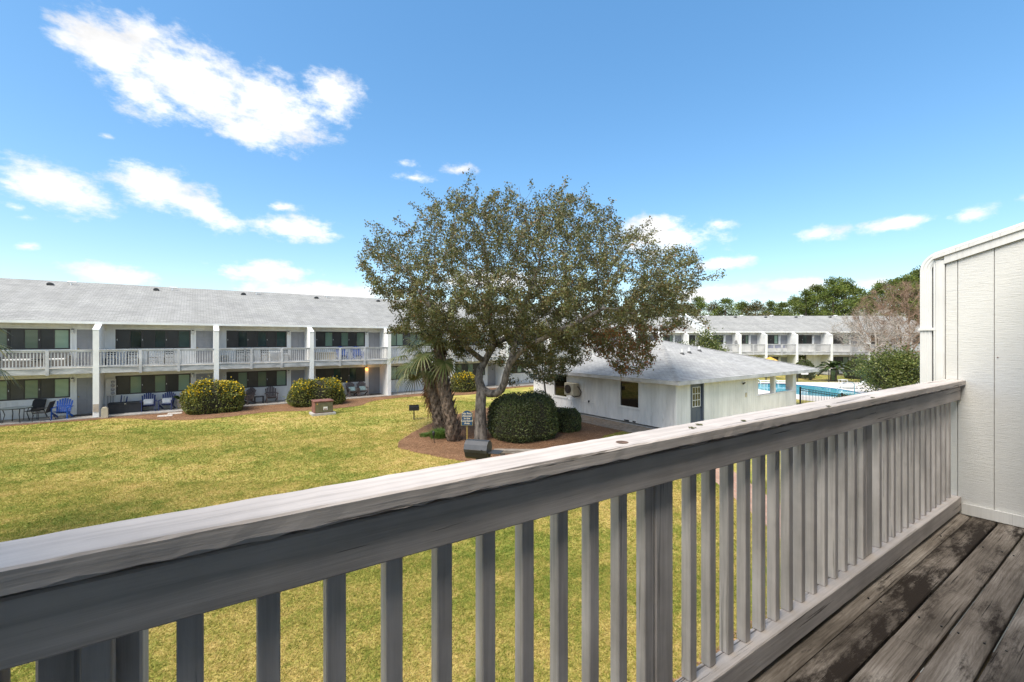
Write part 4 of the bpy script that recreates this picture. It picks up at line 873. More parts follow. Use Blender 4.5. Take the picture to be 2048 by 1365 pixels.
# ---- clipped hedges
def hedge(name, label, base, sx, sy, h, mat, n, lsize, flowers=0, power=2.6, seed=0, group=None, lump=.13, rz=0.0, bulge=.0):
    root = thing(name, label, 'hedge', base, rz, group); g = np.random.default_rng(seed)
    from mathutils import noise as mn
    def surf(u, v):     # u azimuth, v elevation 0..1
        cu, su = np.cos(u), np.sin(u); e = 2 / power
        ph = v * np.pi / 2; ch = np.cos(ph) ** e; sh = np.sin(ph) ** e
        return np.stack([sx * np.sign(cu) * np.abs(cu) ** e * ch, sy * np.sign(su) * np.abs(su) ** e * ch, h * (.18 + .82 * sh)], -1)
    m = MB(); nu, nv = 32, 10; V = []
    for j in range(nv + 1):
        for i in range(nu):
            p = surf(np.array(2 * np.pi * i / nu), np.array(j / nv)); q = Vector(p) * (.93 + lump * mn.noise(Vector(p) * 1.3 + Vector((seed, 0, 0)))); V.append(tuple(q))
    low = [(x * .86, y * .86, .0) for (x, y, z) in V[:nu]]
    fs = [(j * nu + i, j * nu + (i + 1) % nu, (j + 1) * nu + (i + 1) % nu, (j + 1) * nu + i) for j in range(nv) for i in range(nu)] + [((nv + 1) * nu + i, (nv + 1) * nu + (i + 1) % nu, (i + 1) % nu, i) for i in range(nu)]
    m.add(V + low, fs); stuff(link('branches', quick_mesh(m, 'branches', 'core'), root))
    u = g.uniform(0, 2 * np.pi, n); v = np.arcsin(np.clip(g.uniform(-.22, 1, n), -.999, .999)) / (np.pi / 2)
    c = surf(u, np.clip(v, 0, 1)); lo = v < 0; c[lo, 2] = g.uniform(.03, 1, lo.sum()) * h * .18 + .02; c[lo, :2] *= (.86 + .14 * (c[lo, 2] / (.18 * h)))[:, None]
    nz = np.array([mn.noise(Vector(p) * 1.3 + Vector((seed, 0, 0))) for p in c]); c *= (1 + lump * nz - np.abs(g.normal(size=n)) * .035)[:, None]
    c += g.normal(size=(n, 3)) * .018; c *= (1 + (g.random(n) < .05) * g.exponential(.04, n))[:, None]; out = c / np.array([sx, sy, h]); vv, f = rand_quads(n, c, lsize, .6, out, seed, .5)
    stuff(link('leaves', npmesh('leaves', vv, f, mat), root))
    if flowers:
        w_ = np.clip((c[:, 2] / h - .35) * 1.6, .03, 1) ** 1.5 * (np.array([.4 + 1.3 * max(0, mn.noise(Vector(p) * 2.2)) for p in c])); sel = g.choice(n, flowers, p=w_ / w_.sum())
        fc = c[sel] * 1.012 + g.normal(size=(flowers, 3)) * .03; vv, f = rand_quads(flowers, fc, .085, .85, out[sel], seed + 1, .9); stuff(link('flowers', npmesh('flowers', vv, f, 'flower'), root))
    return root
HG = 'flowering hedges along the apartment patio'
hedge('flowering_hedge', 'rounded yellow flowering hedge nearest the navy patio chairs', PD(428, 25.5), 1.48, 1.1, 1.8, 'jess', 9000, .10, 1150, 3.0, 21, HG)
hedge('flowering_hedge', 'long yellow flowering hedge behind the rusty transformer box', PD(634, 28.3), 1.62, 1.1, 1.64, 'jess', 9000, .10, 850, 3.2, 22, HG)
hedge('flowering_hedge', 'small yellow flowering hedge seen between the palm and the oak trunk', PD(928, 35.6), 1.05, .9, 1.5, 'jess', 4500, .10, 550, 2.8, 23, HG)
hedge('boxwood_hedge', 'large dark green clipped dome hedge right of the oak trunk', PD(1048, 18.95), 1.44, 1.32, 1.98, 'hedge', 17000, .062, 0, 2.7, 31)
hedge('boxwood_hedge', 'smaller dark green clipped hedge tucked beside the clubhouse walk', PD(1131, 20.3), .66, .7, 1.06, 'hedge', 5200, .062, 0, 2.7, 32)
# ---- palms
def fan_frond(m, st, base, az, el, length, rad, droop, g, segs=20):
    """palmate leaf: stalk, then narrow segments fanning out and hanging at their tips"""
    d = Vector((math.cos(az) * math.cos(el), math.sin(az) * math.cos(el), math.sin(el))); base = Vector(base); p = [base]
    for k in range(1, 6):
        t = k / 5; p.append(base + d * length * t + Vector((0, 0, -droop * length * t * t * .5)))
    st.tube(p, [.022, .02, .017, .014, .011, .008], 4, cap=False)
    hub = p[-1]; d2 = (p[-1] - p[-2]).normalized(); side = d2.cross(Vector((0, 0, 1)))
    side = side.normalized() if side.length > .05 else Vector((math.sin(az), -math.cos(az), 0)); up = side.cross(d2)
    for i in range(segs):
        a = R(-125 + 250 * (i + .5) / segs) ; dr = d2 * math.cos(a) + side * math.sin(a); l = rad * (1 - .25 * abs(a) / 2.2) * g.uniform(.85, 1.1)
        wd = .034 + .012 * g.random(); nn = dr.cross(up).normalized(); pts = []
        for k in range(5):
            t = k / 4; c = hub + dr * l * t + Vector((0, 0, -1)) * l * (.12 + droop * .45) * t ** 3 + up * .05 * math.sin(t * 3) 
            w_ = wd * (1 - t) ** .6 * (.5 + t if t < .5 else 1) + .002; pts += [c - nn * w_, c + nn * w_ ]
        m.add(pts, [(2 * k, 2 * k + 1, 2 * k + 3, 2 * k + 2) for k in range(4)])
def palm(name, label, base, trunk, fronds, rad=.85, seed=1, dead=0, boots=True, tr=(.27, .20), elev=(-50, 75)):
    root = thing(name, label, 'palm', base); g = random.Random(seed)
    T = [Vector(p) for p in trunk]; n = len(T); rs = [tr[0] + (tr[1] - tr[0]) * i / (n - 1) for i in range(n)]
    MB().tube(T, rs, 14).build('trunk', 'palmtrunk', root, True)
    if boots:
        m = MB(); N_ = int((T[-1] - T[0]).length / .021)
        for k in range(N_):
            t = k / N_ * (n - 1) * .995; i = int(t); c = T[i].lerp(T[i + 1], t - i); r = rs[i] + (rs[i + 1] - rs[i]) * (t - i); a = k * 2.39996
            d = Vector((math.cos(a), math.sin(a), 0)); s = Vector((-d.y, d.x, 0)); l = .2 + .1 * g.random(); o = .06 + .09 * g.random()
            m.add([c + d * r * .9 - s * .07, c + d * r * .9 + s * .07, c + d * (r + o) + s * .03 + Vector((0, 0, l)), c + d * (r + o) - s * .03 + Vector((0, 0, l)), c + d * (r + .025) + Vector((0, 0, .02))], [(0, 1, 4), (0, 4, 3), (4, 1, 2), (4, 2, 3)])
        stuff(m.build('boots', 'palmtrunk', root))
    lf, st = MB(), MB(); top = T[-1]
    for k in range(fronds):
        az = k * 2.39996 + g.uniform(-.2, .2); el = R(elev[1] + (elev[0] - elev[1]) * (k + .5) / fronds); fan_frond(lf, st, top + Vector((0, 0, .1)), az, el, .85 + .3 * g.random(), rad * g.uniform(.85, 1.1), .35 + .3 * (1 - k / fronds), g)
    stuff(link('fronds', quick_mesh(lf, 'fronds', 'palm', False), root)); stuff(link('stalks', quick_mesh(st, 'stalks', 'stem'), root))
    if dead:
        lf, st = MB(), MB()
        for k in range(dead): fan_frond(lf, st, T[0].lerp(top, g.uniform(.45, .85)), g.uniform(0, 6.28), R(g.uniform(-80, -55)), g.uniform(.15, .3), g.uniform(.35, .6), .8, g, 12)
        stuff(link('dead_fronds', quick_mesh(lf, 'dead_fronds', 'deadfrond', False), root))
    return root
def rel(base, pts):   # (pixel x, pixel y, extra depth) of a leaning trunk -> local points
    D0 = base.xy.dot(FW.xy); out = []
    for (x, y, dd) in pts: out.append(PD(x, D0 + dd, EYE + (680 - y) * (D0 + dd) / FPX) - base)
    return out
pb = G(908, 882); palm('cabbage_palm', 'leaning cabbage palm with crisscross boot stubs next to the blue sign', pb, rel(pb, [(908, 884, 0), (903, 850, 0), (896, 815, .1), (889, 780, .2), (884, 745, .3), (880, 712, .4), (878, 690, .45)]), 17, .88, 4, 5, tr=(.28, .2))
pb = G(884, 862); palm('cabbage_palm', 'darker cabbage palm hung with brown dead fronds behind the leaning palm', pb, rel(pb, [(884, 864, 0), (879, 835, 0), (873, 805, .1), (864, 775, .2), (856, 745, .3), (850, 718, .4)]), 20, .95, 8, 30, tr=(.33, .27))
pb = PD(-190, 8.0); palm('cabbage_palm', 'palm at the left edge of the picture with only its frond tips in view', pb, [(0, 0, 0), (.02, 0, 1.4), (0, .02, 2.8), (.03, 0, 4.0)], 12, .8, 9, tr=(.2, .16))
def sago():
    b = PD(1667, 44.5); root = thing('sago_palm', 'sago palm with arching dark fronds inside the pool fence', 'palm', b); g = random.Random(2)
    MB().tube([(0, 0, 0), (.03, 0, .6), (.0, .02, 1.25)], [.3, .28, .24], 12).build('trunk', 'palmtrunk', root, True); lf = MB()
    for k in range(26):
        az = k * 2.39996; el = R(78 - 75 * (k + .5) / 26); d = Vector((math.cos(az) * math.cos(el), math.sin(az) * math.cos(el), math.sin(el))); s = Vector((-math.sin(az), math.cos(az), 0)); L_ = 1.75
        for j in range(16):
            t = .15 + .85 * j / 15; c = Vector((0, 0, 1.2)) + d * L_ * t + Vector((0, 0, -.75 * L_ * t * t * .7)); t2 = t + .09; c2 = Vector((0, 0, 1.2)) + d * L_ * t2 + Vector((0, 0, -.75 * L_ * t2 * t2 * .7)); ll = .24 * (1 - .5 * t)
            for q in (-1, 1): lf.add([c, c2, c2 + s * q * ll + d * .1, c + s * q * ll + d * .1 + Vector((0, 0, .03))], [(0, 1, 2, 3)])
    stuff(link('fronds', quick_mesh(lf, 'fronds', 'sago', False), root))
sago()
# ---- loose shrubs
def shrub(name, label, base, r, h, mat, n, ls, seed, z0=.15, cat='shrub', flowers=0):
    root = thing(name, label, cat, base); g = np.random.default_rng(seed); from mathutils import noise as mn
    nl = max(5, int(n / 170)); c = []; d = g.normal(size=(nl, 3)); d /= np.linalg.norm(d, axis=1)[:, None]; lobes = d * g.uniform(.45, .95, nl)[:, None] * np.array([r, r, h * .45]) + np.array([0, 0, h * .52])
    per = n // nl; st = MB()
    for q in lobes:
        q[2] = max(z0, min(h * .95, q[2])); c.append(q + g.normal(size=(per, 3)) * np.array([r, r, h * .45]) * .17); st.tube([(q[0] * .08, q[1] * .08, 0), (q[0] * .4, q[1] * .4, q[2] * .55), tuple(q)], [.035, .022, .006], 4, cap=False)
    c = np.concatenate(c); c[:, 2] = np.maximum(c[:, 2], .03); link('stem', quick_mesh(st, 'stem', 'bark'), root)
    v, f = rand_quads(len(c), c, ls, .55, np.array([0, 0, 1.0]), seed, .4); stuff(link('leaves', npmesh('leaves', v, f, mat), root))
    return root
shrub('camellia_shrub', 'big loose glossy green shrub beside the white partition wall', PD(1783, 32.5), 2.1, 3.55, 'shrub', 15000, .15, 41)
shrub('camellia_shrub', 'low spreading green shrub just above the balcony rail near the pool steps', PD(1715, 24.5), 1.15, 1.18, 'shrub', 3000, .09, 42)
shrub('evergreen_tree', 'round evergreen tree showing above the clubhouse roof', PD(1414, 41), 1.75, 5.1, 'shrub', 9000, .16, 43, cat='tree')
shrub('evergreen_shrub', 'lower green shrub behind the clubhouse ridge beside the round evergreen', PD(1362, 40), 1.5, 4.0, 'small', 6000, .16, 44)
hedge('round_hedge', 'rounded dark hedge by the far apartment passage', PD(1608, 48), 1.15, 1.0, 2.0, 'hedge', 3500, .13, 0, 2.3, 45)
hedge('round_hedge', 'rounded dark hedge right of the sago palm', PD(1712, 47.5), 1.3, 1.0, 2.1, 'hedge', 3500, .13, 0, 2.3, 46)
shrub('garden_shrub', 'small dark shrub behind the pool fence sign', PD(1622, 45.5), .75, 1.15, 'hedge', 1800, .11, 47)
shrub('garden_shrub', 'yellow tinged shrub beyond the pool fence', PD(1726, 44), .7, 1.6, 'jess', 1800, .11, 48)
def tufts(name, label, base, r, n, h, mat, seed):
    root = thing(name, label, 'plant', base); g = random.Random(seed); m = MB()
    for k in range(n):
        a = g.uniform(0, 6.28); d = r * math.sqrt(g.random()); c = Vector((math.cos(a) * d, math.sin(a) * d * .6, 0)); b = g.uniform(0, 6.28); o = Vector((math.cos(b), math.sin(b), 0)); s = Vector((-o.y, o.x, 0)) * .007; hh = h * g.uniform(.7, 1.2); l = hh * g.uniform(.4, 1)
        m.add([c - s, c + s, c + s + o * l * .4 + Vector((0, 0, hh * .8)), c - s + o * l * .4 + Vector((0, 0, hh * .8)), c + o * l + Vector((0, 0, hh * .75))], [(0, 1, 2, 3), (3, 2, 4)])
    stuff(link('blades', quick_mesh(m, 'blades', mat, False), root)); return root
tufts('liriope_clump', 'bright green grassy clump at the foot of the palms', G(880, 877), .42, 700, .42, 'lirio', 1)
tufts('liriope_clump', 'thin pale green grassy clump left of the brighter one', G(852, 874), .28, 220, .2, 'lirio', 2)
# ---- bare trees
def bare(name, label, base, trunk, c, r, n, mat, seed, rmin, twigs):
    root, P, rad = small_tree(name, label, 'tree', base, trunk, ball(c, r), n, .28, None, 0, 0, mat, rmin, .16, seed, infl=4, kill=.45)
    g = np.random.default_rng(seed); idx = np.where(rad < rmin * 2.2)[0]; k = twigs; cc = np.repeat(P[idx], k, axis=0) + g.normal(size=(len(idx) * k, 3)) * .12
    out = cc - np.array([c[0], c[1], c[2] - r[2] * .8]); out /= np.linalg.norm(out, axis=1)[:, None]
    v, f = rand_quads(len(cc), cc, .55, .035, out, seed, 1.1); stuff(link('twigs', npmesh('twigs', v, f, mat), root))
bare('bare_tree', 'tall leafless brown twigged tree behind the white partition wall', PD(1812, 47), [(0, 0, 0), (0, 0, 1), (.1, 0, 2.2)], (0, 0, 6.0), (6.6, 4.5, 4.2), 1900, 'twig', 61, .014, 9)
bare('bare_tree', 'leafless pale grey lichened tree in front of the far balconies', PD(1752, 40), [(0, 0, 0), (0, 0, 1.2), (-.1, 0, 2.4), (-.2, 0, 3.2)], (-.9, 0, 4.9), (4.2, 3, 1.9), 800, 'twigg', 62, .012, 5)
# ---- pine wood behind
def pine_proto(seed, mat):
    g = np.random.default_rng(seed); H = 15.0; tr = MB(); cl = []
    tr.tube([(0, 0, 0), (.1, .05, H * .35), (-.1, .1, H * .7), (0, 0, H * .96)], [.26, .21, .13, .04], 8, cap=False)
    for k in range(80):
        t = g.uniform(.3, 1); z = H * t; rad = (1 - ((t - .55) / .5) ** 2 * .62) * 3.1 * (g.uniform(.35, 1)); rad = max(.2, rad * (1.15 - .75 * max(0, (t - .75) / .25))); a = g.uniform(0, 6.28)
        p = np.array([math.cos(a) * rad, math.sin(a) * rad, z]); cl.append(p); tr.tube([(0, 0, z - rad * .35), tuple(p * np.array([.6, .6, 1]) - np.array([0, 0, rad * .12])), tuple(p)], [.05, .03, .012], 3, cap=False)
    cl = np.array(cl); n = 75; c = np.repeat(cl, n, axis=0); d = g.normal(size=c.shape); d /= np.linalg.norm(d, axis=1)[:, None]; c = c + d * (g.random(len(c)) ** .5)[:, None] * np.array([1.15, 1.15, .75])
    v, f = rand_quads(len(c), c, .42, .30, d + np.array([0, 0, .4]), seed, 1.5)
    return quick_mesh(tr, 'trunk', 'pinebark'), npmesh('crown', v, f, mat)
pp = [pine_proto(s, 'pine') for s in (1, 2, 3)] + [pine_proto(s, 'hard') for s in (4, 5)]
PL = [(1375, 72, 607, 3), (1396, 80, 597, 0), (1428, 84, 606, 4), (1452, 78, 600, 1), (1484, 86, 606, 2), (1512, 80, 604, 4), (1540, 88, 606, 0), (1566, 84, 608, 1), (1590, 78, 596, 2), (1612, 74, 584, 0), (1634, 76, 574, 1), (1652, 84, 580, 2), (1668, 72, 560, 0), (1690, 74, 564, 2), (1712, 80, 580, 1), (1738, 78, 588, 0), (1764, 74, 568, 2), (1790, 80, 562, 1), (1815, 70, 556, 0), (1838, 72, 541, 2), (1866, 74, 545, 1), (1890, 70, 535, 0), (1350, 88, 612, 1), (1310, 90, 612, 4), (1262, 88, 616, 3), (1920, 76, 540, 2)]
desc = ['slender', 'broad', 'tall', 'full crowned', 'thin']
order = ['first', 'second', 'third', 'fourth', 'fifth', 'sixth', 'seventh', 'eighth', 'ninth', 'tenth', 'eleventh', 'twelfth', 'thirteenth', 'fourteenth', 'fifteenth', 'sixteenth', 'seventeenth', 'eighteenth', 'nineteenth', 'twentieth', 'twenty first', 'twenty second', 'twenty third', 'twenty fourth', 'twenty fifth', 'twenty sixth']
rk = {x: i for i, x in enumerate(sorted(p[0] for p in PL))}
for (x, D_, ytop, k) in PL:
    h = EYE + (680 - ytop) * D_ / FPX; t = thing('pine_tree' if k < 3 else 'oak_tree', ('%s tree from the left in the wood behind the far roofs, ' % order[rk[x]]) + ('a green pine' if k < 3 else 'an olive broadleaf'), 'tree', PD(x, D_), random.uniform(0, 6.28), 'trees of the wood behind the far apartments')
    s = h / 15.0; t.scale = (max(.75, s) * random.uniform(.95, 1.2),) * 2 + (s,); link('trunk', pp[k][0], t); stuff(link('crown', pp[k][1], t))
# low understorey hiding the trunks of the wood
for i, (x, D_, r, h) in enumerate(((1400, 70, 4, 5.5), (1465, 72, 4.5, 6), (1530, 72, 4, 6.2), (1600, 70, 4, 7), (1680, 70, 4.5, 7.5), (1760, 68, 4.5, 8), (1840, 66, 4.5, 8))):
    shrub('understorey_bush', 'broad green bush under the pines, %s from the left' % order[i], PD(x, D_), r, h, 'pine' if i > 2 else 'hard', 4200, .42, 70 + i, cat='bush')['group'] = 'bushes under the pines'
# ---- grass blades
def in_sheet(p, poly): return in_poly(p, poly)
def grass():
    g = np.random.default_rng(9); V = []
    for (d0, d1, dens, h, wd) in ((4.8, 8.5, 4200, .038, .0065), (8.5, 13, 2100, .04, .009), (13, 20, 800, .045, .014), (20, 32, 240, .05, .024)):
        half = 1.22; area = (d1 ** 2 - d0 ** 2) * half; n = int(area * dens); D_ = np.sqrt(g.uniform(d0 ** 2, d1 ** 2, n)); r = g.uniform(-half, half, n) * D_
        if d0 > 12: m_ = r < .5 * D_; D_, r = D_[m_], r[m_]
        x = RT.x * r + FW.x * D_; y = RT.y * r + FW.y * D_; p = np.stack([x, y], 1); ok = in_poly(p, lawn_poly)
        for poly in (bed_front, island): ok &= ~in_poly(p, poly)
        ok &= ~((p[:, 0] > 15.65) & (p[:, 1] > 10.1)); ok &= p[:, 1] < 31.7; ok &= p[:, 1] > 3.15 + .05 * np.sin(p[:, 0] * 3)
        a = np.array(path); dmin = np.full(len(p), 9.)
        for i in range(len(a) - 1):
            ab = a[i + 1] - a[i]; t = np.clip(((p - a[i]) @ ab) / (ab @ ab), 0, 1); dmin = np.minimum(dmin, np.linalg.norm(p - a[i] - t[:, None] * ab, axis=1))
        ok &= dmin > .47; p = p[ok]; n = len(p)
        th = g.uniform(0, 6.28, n); s = np.stack([np.cos(th), np.sin(th), np.zeros(n)], 1) * (wd * g.uniform(.6, 1.3, n))[:, None]; lean = g.normal(size=(n, 2)) * .9 * h; hh = h * g.uniform(.4, 1.15, n)
        b = np.concatenate([p, np.zeros((n, 1))], 1); tip = b + np.concatenate([lean, hh[:, None]], 1); V.append(np.stack([b - s, b + s, tip], 1).reshape(-1, 3))
    V = np.concatenate(V); print('grass blades', len(V) // 3)
    o = link('lawn_grass', npmesh('lawn_grass', V, np.arange(len(V)).reshape(-1, 3), 'blades')); stuff(o); tag(o, 'short half dry lawn grass covering the courtyard', 'grass')
grass()
def straw():
    g = np.random.default_rng(19); C_ = []
    poly = np.array(island); lo, hi = poly.min(0), poly.max(0); p = g.uniform(lo, hi, (60000, 2)); p = p[in_poly(p, island)][:26000]; C_.append(p)
    poly = np.array(bed_front); p = np.stack([g.uniform(-8, 22, 30000), g.uniform(27.5, 32, 30000)], 1); C_.append(p[in_poly(p, bed_front)][:14000])
    C_.append(np.stack([g.uniform(1, 7, 9000), g.uniform(1.6, 3.25, 9000)], 1))
    p = np.concatenate(C_); n = len(p); th = g.uniform(0, 6.28, n); l = g.uniform(.06, .16, n); d = np.stack([np.cos(th) * l, np.sin(th) * l, g.uniform(-.01, .03, n)], 1); s = np.stack([-np.sin(th), np.cos(th), np.zeros(n)], 1) * .009
    c = np.concatenate([p, g.uniform(.015, .06, (n, 1))], 1); V = np.stack([c - s, c + s, c + d], 1).reshape(-1, 3)
    M['straw'] = foliage('pine_straw', [(.17, .085, .045), (.28, .15, .08), (.42, .26, .15), (.20, .10, .055)], .9, 0, .2, 1.0)
    o = link('pine_straw', npmesh('pine_straw', V, np.arange(3 * n).reshape(-1, 3), 'straw')); stuff(o); tag(o, 'loose reddish pine straw covering the planting beds', 'pine straw')
straw()
# ------------------------------------------------------------------ pool
PR = -YAW
pc = loc((1600 - 1024) / FPX * 36.6, 36.6)
def oval(a, b, n=48, wob=0): return [(a * math.cos(t) * (1 + wob * math.cos(2 * t + .6)), b * math.sin(t)) for t in [2 * math.pi * i / n for i in range(n)]]
def pl_world(p): q = pc + RT * p[0] + FW * p[1]; return (q.x, q.y)
inner = oval(3.45, 5.0); outr = oval(3.8, 5.35)
dk = [pl_world(p) for p in [(-3.6, -6.8), (1.5, -7.6), (9, -9.5), (16, -9), (17, 5.6), (9, 6.4), (-8, 6.8), (-9, 2), (-6, -2)]]
def ring(poly_out, poly_in, z, name, mat):
    n = len(poly_in); m = MB(); m.add([(*p, z) for p in poly_out] + [(*p, z) for p in poly_in] + [(*p, z - .06) for p in poly_out], [(i, (i + 1) % n, n + (i + 1) % n, n + i) for i in range(n)] + [(i, (i + 1) % n, 2 * n + (i + 1) % n, 2 * n + i) for i in range(n)]); return m.build(name, mat)
iw = [pl_world(p) for p in inner]; ow = [pl_world(p) for p in outr]
# deck sheet with the pool cut out: radial fan from the coping to the outline
def deck_ring():
    n = len(ow); big = []
    for i in range(n):
        c = Vector((pc.x, pc.y)); d = Vector(ow[i]) - c; best = 99
        for j in range(len(dk)):
            a = Vector(dk[j]); b = Vector(dk[(j + 1) % len(dk)]); e = b - a; den = d.x * e.y - d.y * e.x
            if abs(den) < 1e-9: continue
            t = ((a.x - c.x) * e.y - (a.y - c.y) * e.x) / den; s = ((a.x - c.x) * d.y - (a.y - c.y) * d.x) / den
            if t > 1 and -1e-6 <= s <= 1 + 1e-6: best = min(best, t)
        big.append(tuple(c + d * (best if best < 99 else 1.5)))
    return ring(big, ow, .035, 'pool_deck', 'pooldeck')
struct(deck_ring()); struct(ring(ow, iw, .06, 'pool_coping', 'coping'))
n = len(iw); struct(MB().add([(*p, .06) for p in iw] + [(*p, -.2) for p in iw], [(i, (i + 1) % n, n + (i + 1) % n, n + i) for i in range(n)]).build('pool_wall', 'tile'))
struct(MB().add([(*p, .022) for p in iw], [tuple(range(n))]).build('pool_water', 'water'))
# lawn beyond the pool is dry grass: the same ground; fences
def iron_fence(label, a, b, h=1.2, pitch=.11, posts=3.0, z=0.0):
    a = Vector(a); b = Vector(b); L_ = (b - a).length; rz = math.atan2((b - a).y, (b - a).x); root = thing('iron_fence', label, 'fence', (a.x, a.y, z), rz)
    m = MB(); k = int(L_ / pitch)
    for i in range(k): x = (i + .5) * L_ / k; m.box(x - .009, x + .009, -.009, .009, .08, h - .03)
    stuff(m.build('pickets', 'blackm', root)); 
    for zz in (.12, h - .16, h - .04): MB().box(0, L_, -.014, .014, zz, zz + .03).build('rail', 'blackm', root)
    for i in range(int(L_ / posts) + 1): x = min(L_, i * posts); p = MB().box(x - .035, x + .035, -.035, .035, -.02, h + .06).build('post', 'blackm', root)
    return root
P2w = lambda x, D_: (PD(x, D_).x, PD(x, D_).y)
iron_fence('black iron fence running from the clubhouse porch towards the balcony', (29.15, 11.5), (26.6, 7.2), 1.3)
iron_fence('black iron fence along the far side of the pool deck', P2w(1470, 43.3), P2w(1840, 42.8), 1.2)
sg = thing('fence_sign', 'small white notice board on the far pool fence', 'sign', PD(1609, 43.0), PR); MB().box(-.34, .34, -.04, -.02, .78, 1.2).build('board', 'white', sg)
for k in range(4): MB().box(-.26, .26 - .1 * (k % 2), -.044, -.041, 1.1 - k * .08, 1.125 - k * .08).build('text_line', 'gutter', sg)
# chaise longues, stacking table, handrail
def chaise():
    t = thing('chaise_longue', 'x', 'lounge chair'); 
    MB().box(-.3, .3, -.95, .35, .28, .33).build('seat', 'white', t); MB().prism([(.35, .28), (.36, .34), (1.0, .86), (1.03, .81)], 0, -.3, .3).build('backrest', 'white', t)
    for x in (-.3, .26):
        for y in (-.85, .3): MB().box(x, x + .04, y, y + .05, 0, .279).build('leg', 'white', t)
    return t
ch = chaise(); LG = 'white lounge chairs round the pool'
spots = [((1528, 46 - 4.8), R(70), 'leftmost white lounge chair seen through the clubhouse porch'), ((1562, 41.0), R(75), 'white lounge chair seen through the right porch opening'), ((1706, 37.2), R(-115) + PR, 'white lounge chair left of the big glossy shrub'), ((1768, 36), R(-120) + PR, 'white lounge chair partly hidden behind the big glossy shrub'), ((1812, 36.5), R(-100) + PR, 'rightmost white lounge chair next to the partition wall')]
for i, ((x, D_), rz, lb) in enumerate(spots):
    o = ch if i == 0 else dup(ch, lb, (0, 0, 0)); o['label'] = lb; o['group'] = LG; o.location = PD(x, D_, .036); o.rotation_euler = (0, 0, rz + (PR if i < 2 else 0))
tb = thing('side_table', 'white plastic side table on the far pool deck', 'table', PD(1686, 41), PR, ); MB().box(-.28, .28, -.25, .25, .42, .46).build('table_top', 'white', tb)
for x in (-.26, .22):
    for y in (-.22, .18): MB().box(x, x + .04, y, y + .04, .036, .419).build('leg', 'white', tb)
hr = thing('pool_handrail', 'curved steel handrail at the pool steps', 'handrail', PD(1702, 33.6), PR); MB().tube([(-1.1, 0, .06), (-1.0, 0, .5), (-.75, 0, .82), (-.3, 0, .95), (.1, 0, .93), (.25, 0, .8), (.28, 0, .04)], .03, 8).build('tube', 'steel', hr, True); MB().tube([(-.9, 0, .5), (.27, 0, .5)], .025, 6).build('crossbar', 'steel', hr)
# ------------------------------------------------------------------ courtyard furniture
# utility box
tr = thing('transformer_box', 'rusty maroon and olive transformer cabinet on a concrete pad in the lawn', 'utility box', G(646, 829), 0)
MB().box(-.62, .58, -.45, .55, -.02, .12).build('pad', 'pad', tr); MB().box(-.5, .46, -.32, .42, .12, .72, .012).build('case', 'rust', tr); MB().box(-.46, .43, -.345, -.321, .16, .7).build('door', 'olive', tr); MB().box(-.53, .49, -.36, .46, .721, .80, .02).build('lid', 'rust', tr)
MB().box(-.06, .16, -.352, -.346, .28, .46).build('warning_label', 'white', tr); MB().box(-.03, .13, -.356, -.353, .30, .36).build('label_mark', 'rust', tr); MB().box(-.40, -.34, -.352, -.346, .6, .66).build('sticker', 'umb', tr)
# park grill
pg = thing('park_grill', 'black charcoal park grill on a post in the lawn beside the palms', 'grill', G(828, 840), PR + .25)
MB().tube([(0, 0, -.05), (0, 0, .5)], .03, 8).build('post', 'blackm', pg)
m = MB(); m.box(-.25, .25, -.19, .19, .5, .52).box(-.25, -.235, -.19, .19, .521, .75).box(.235, .25, -.19, .19, .521, .75).box(-.234, .234, .175, .19, .521, .75).box(-.234, .234, -.19, -.175, .521, .68); m.build('fire_box', 'blackm', pg)
m = MB(); 
for k in range(10): m.box(-.22 + k * .048, -.212 + k * .048, -.2, .17, .69, .698)
m.box(-.234, .234, -.2, -.19, .686, .70); m.build('grate', 'charcoal', pg); MB().tube([(-.3, 0, .72), (-.36, 0, .78)], .012, 6).build('handle', 'steel', pg)
# lidded barbecue
bb = thing('barbecue', 'black lidded barbecue with side shelf standing beyond the balcony rail', 'grill', PD(956, 12.6), PR - .28)
MB().tube([(0, 0, -.05), (0, 0, .78)], .06, 10).build('pedestal', 'blackm', bb)
prof = [(-.22, .98), (-.25, 1.07), (-.2, 1.2), (-.09, 1.29), (.09, 1.29), (.2, 1.2), (.25, 1.07), (.22, .98)]
MB().prism(prof, 0, -.34, .34).build('lid', 'charcoal', bb); MB().prism([(-.21, .976), (-.16, .84), (-.08, .78), (.08, .78), (.16, .84), (.21, .976)], 0, -.33, .33).build('fire_bowl', 'blackm', bb)
h_ = MB().tube([(-.2, -.25, 1.08), (-.2, -.29, 1.08), (.2, -.29, 1.08), (.2, -.25, 1.08)], .01, 6).build('handle', 'blackm', bb)
MB().box(.37, .70, -.2, .2, .98, 1.0).build('side_shelf', 'charcoal', bb); MB().bar((.38, 0, .97), (.33, 0, .85), .03, .02).box(.341, .37, -.03, .03, .95, .979).build('shelf_bracket', 'blackm', bb); MB().box(-.37, -.341, -.05, .05, 1.12, 1.14).build('hinge', 'blackm', bb)
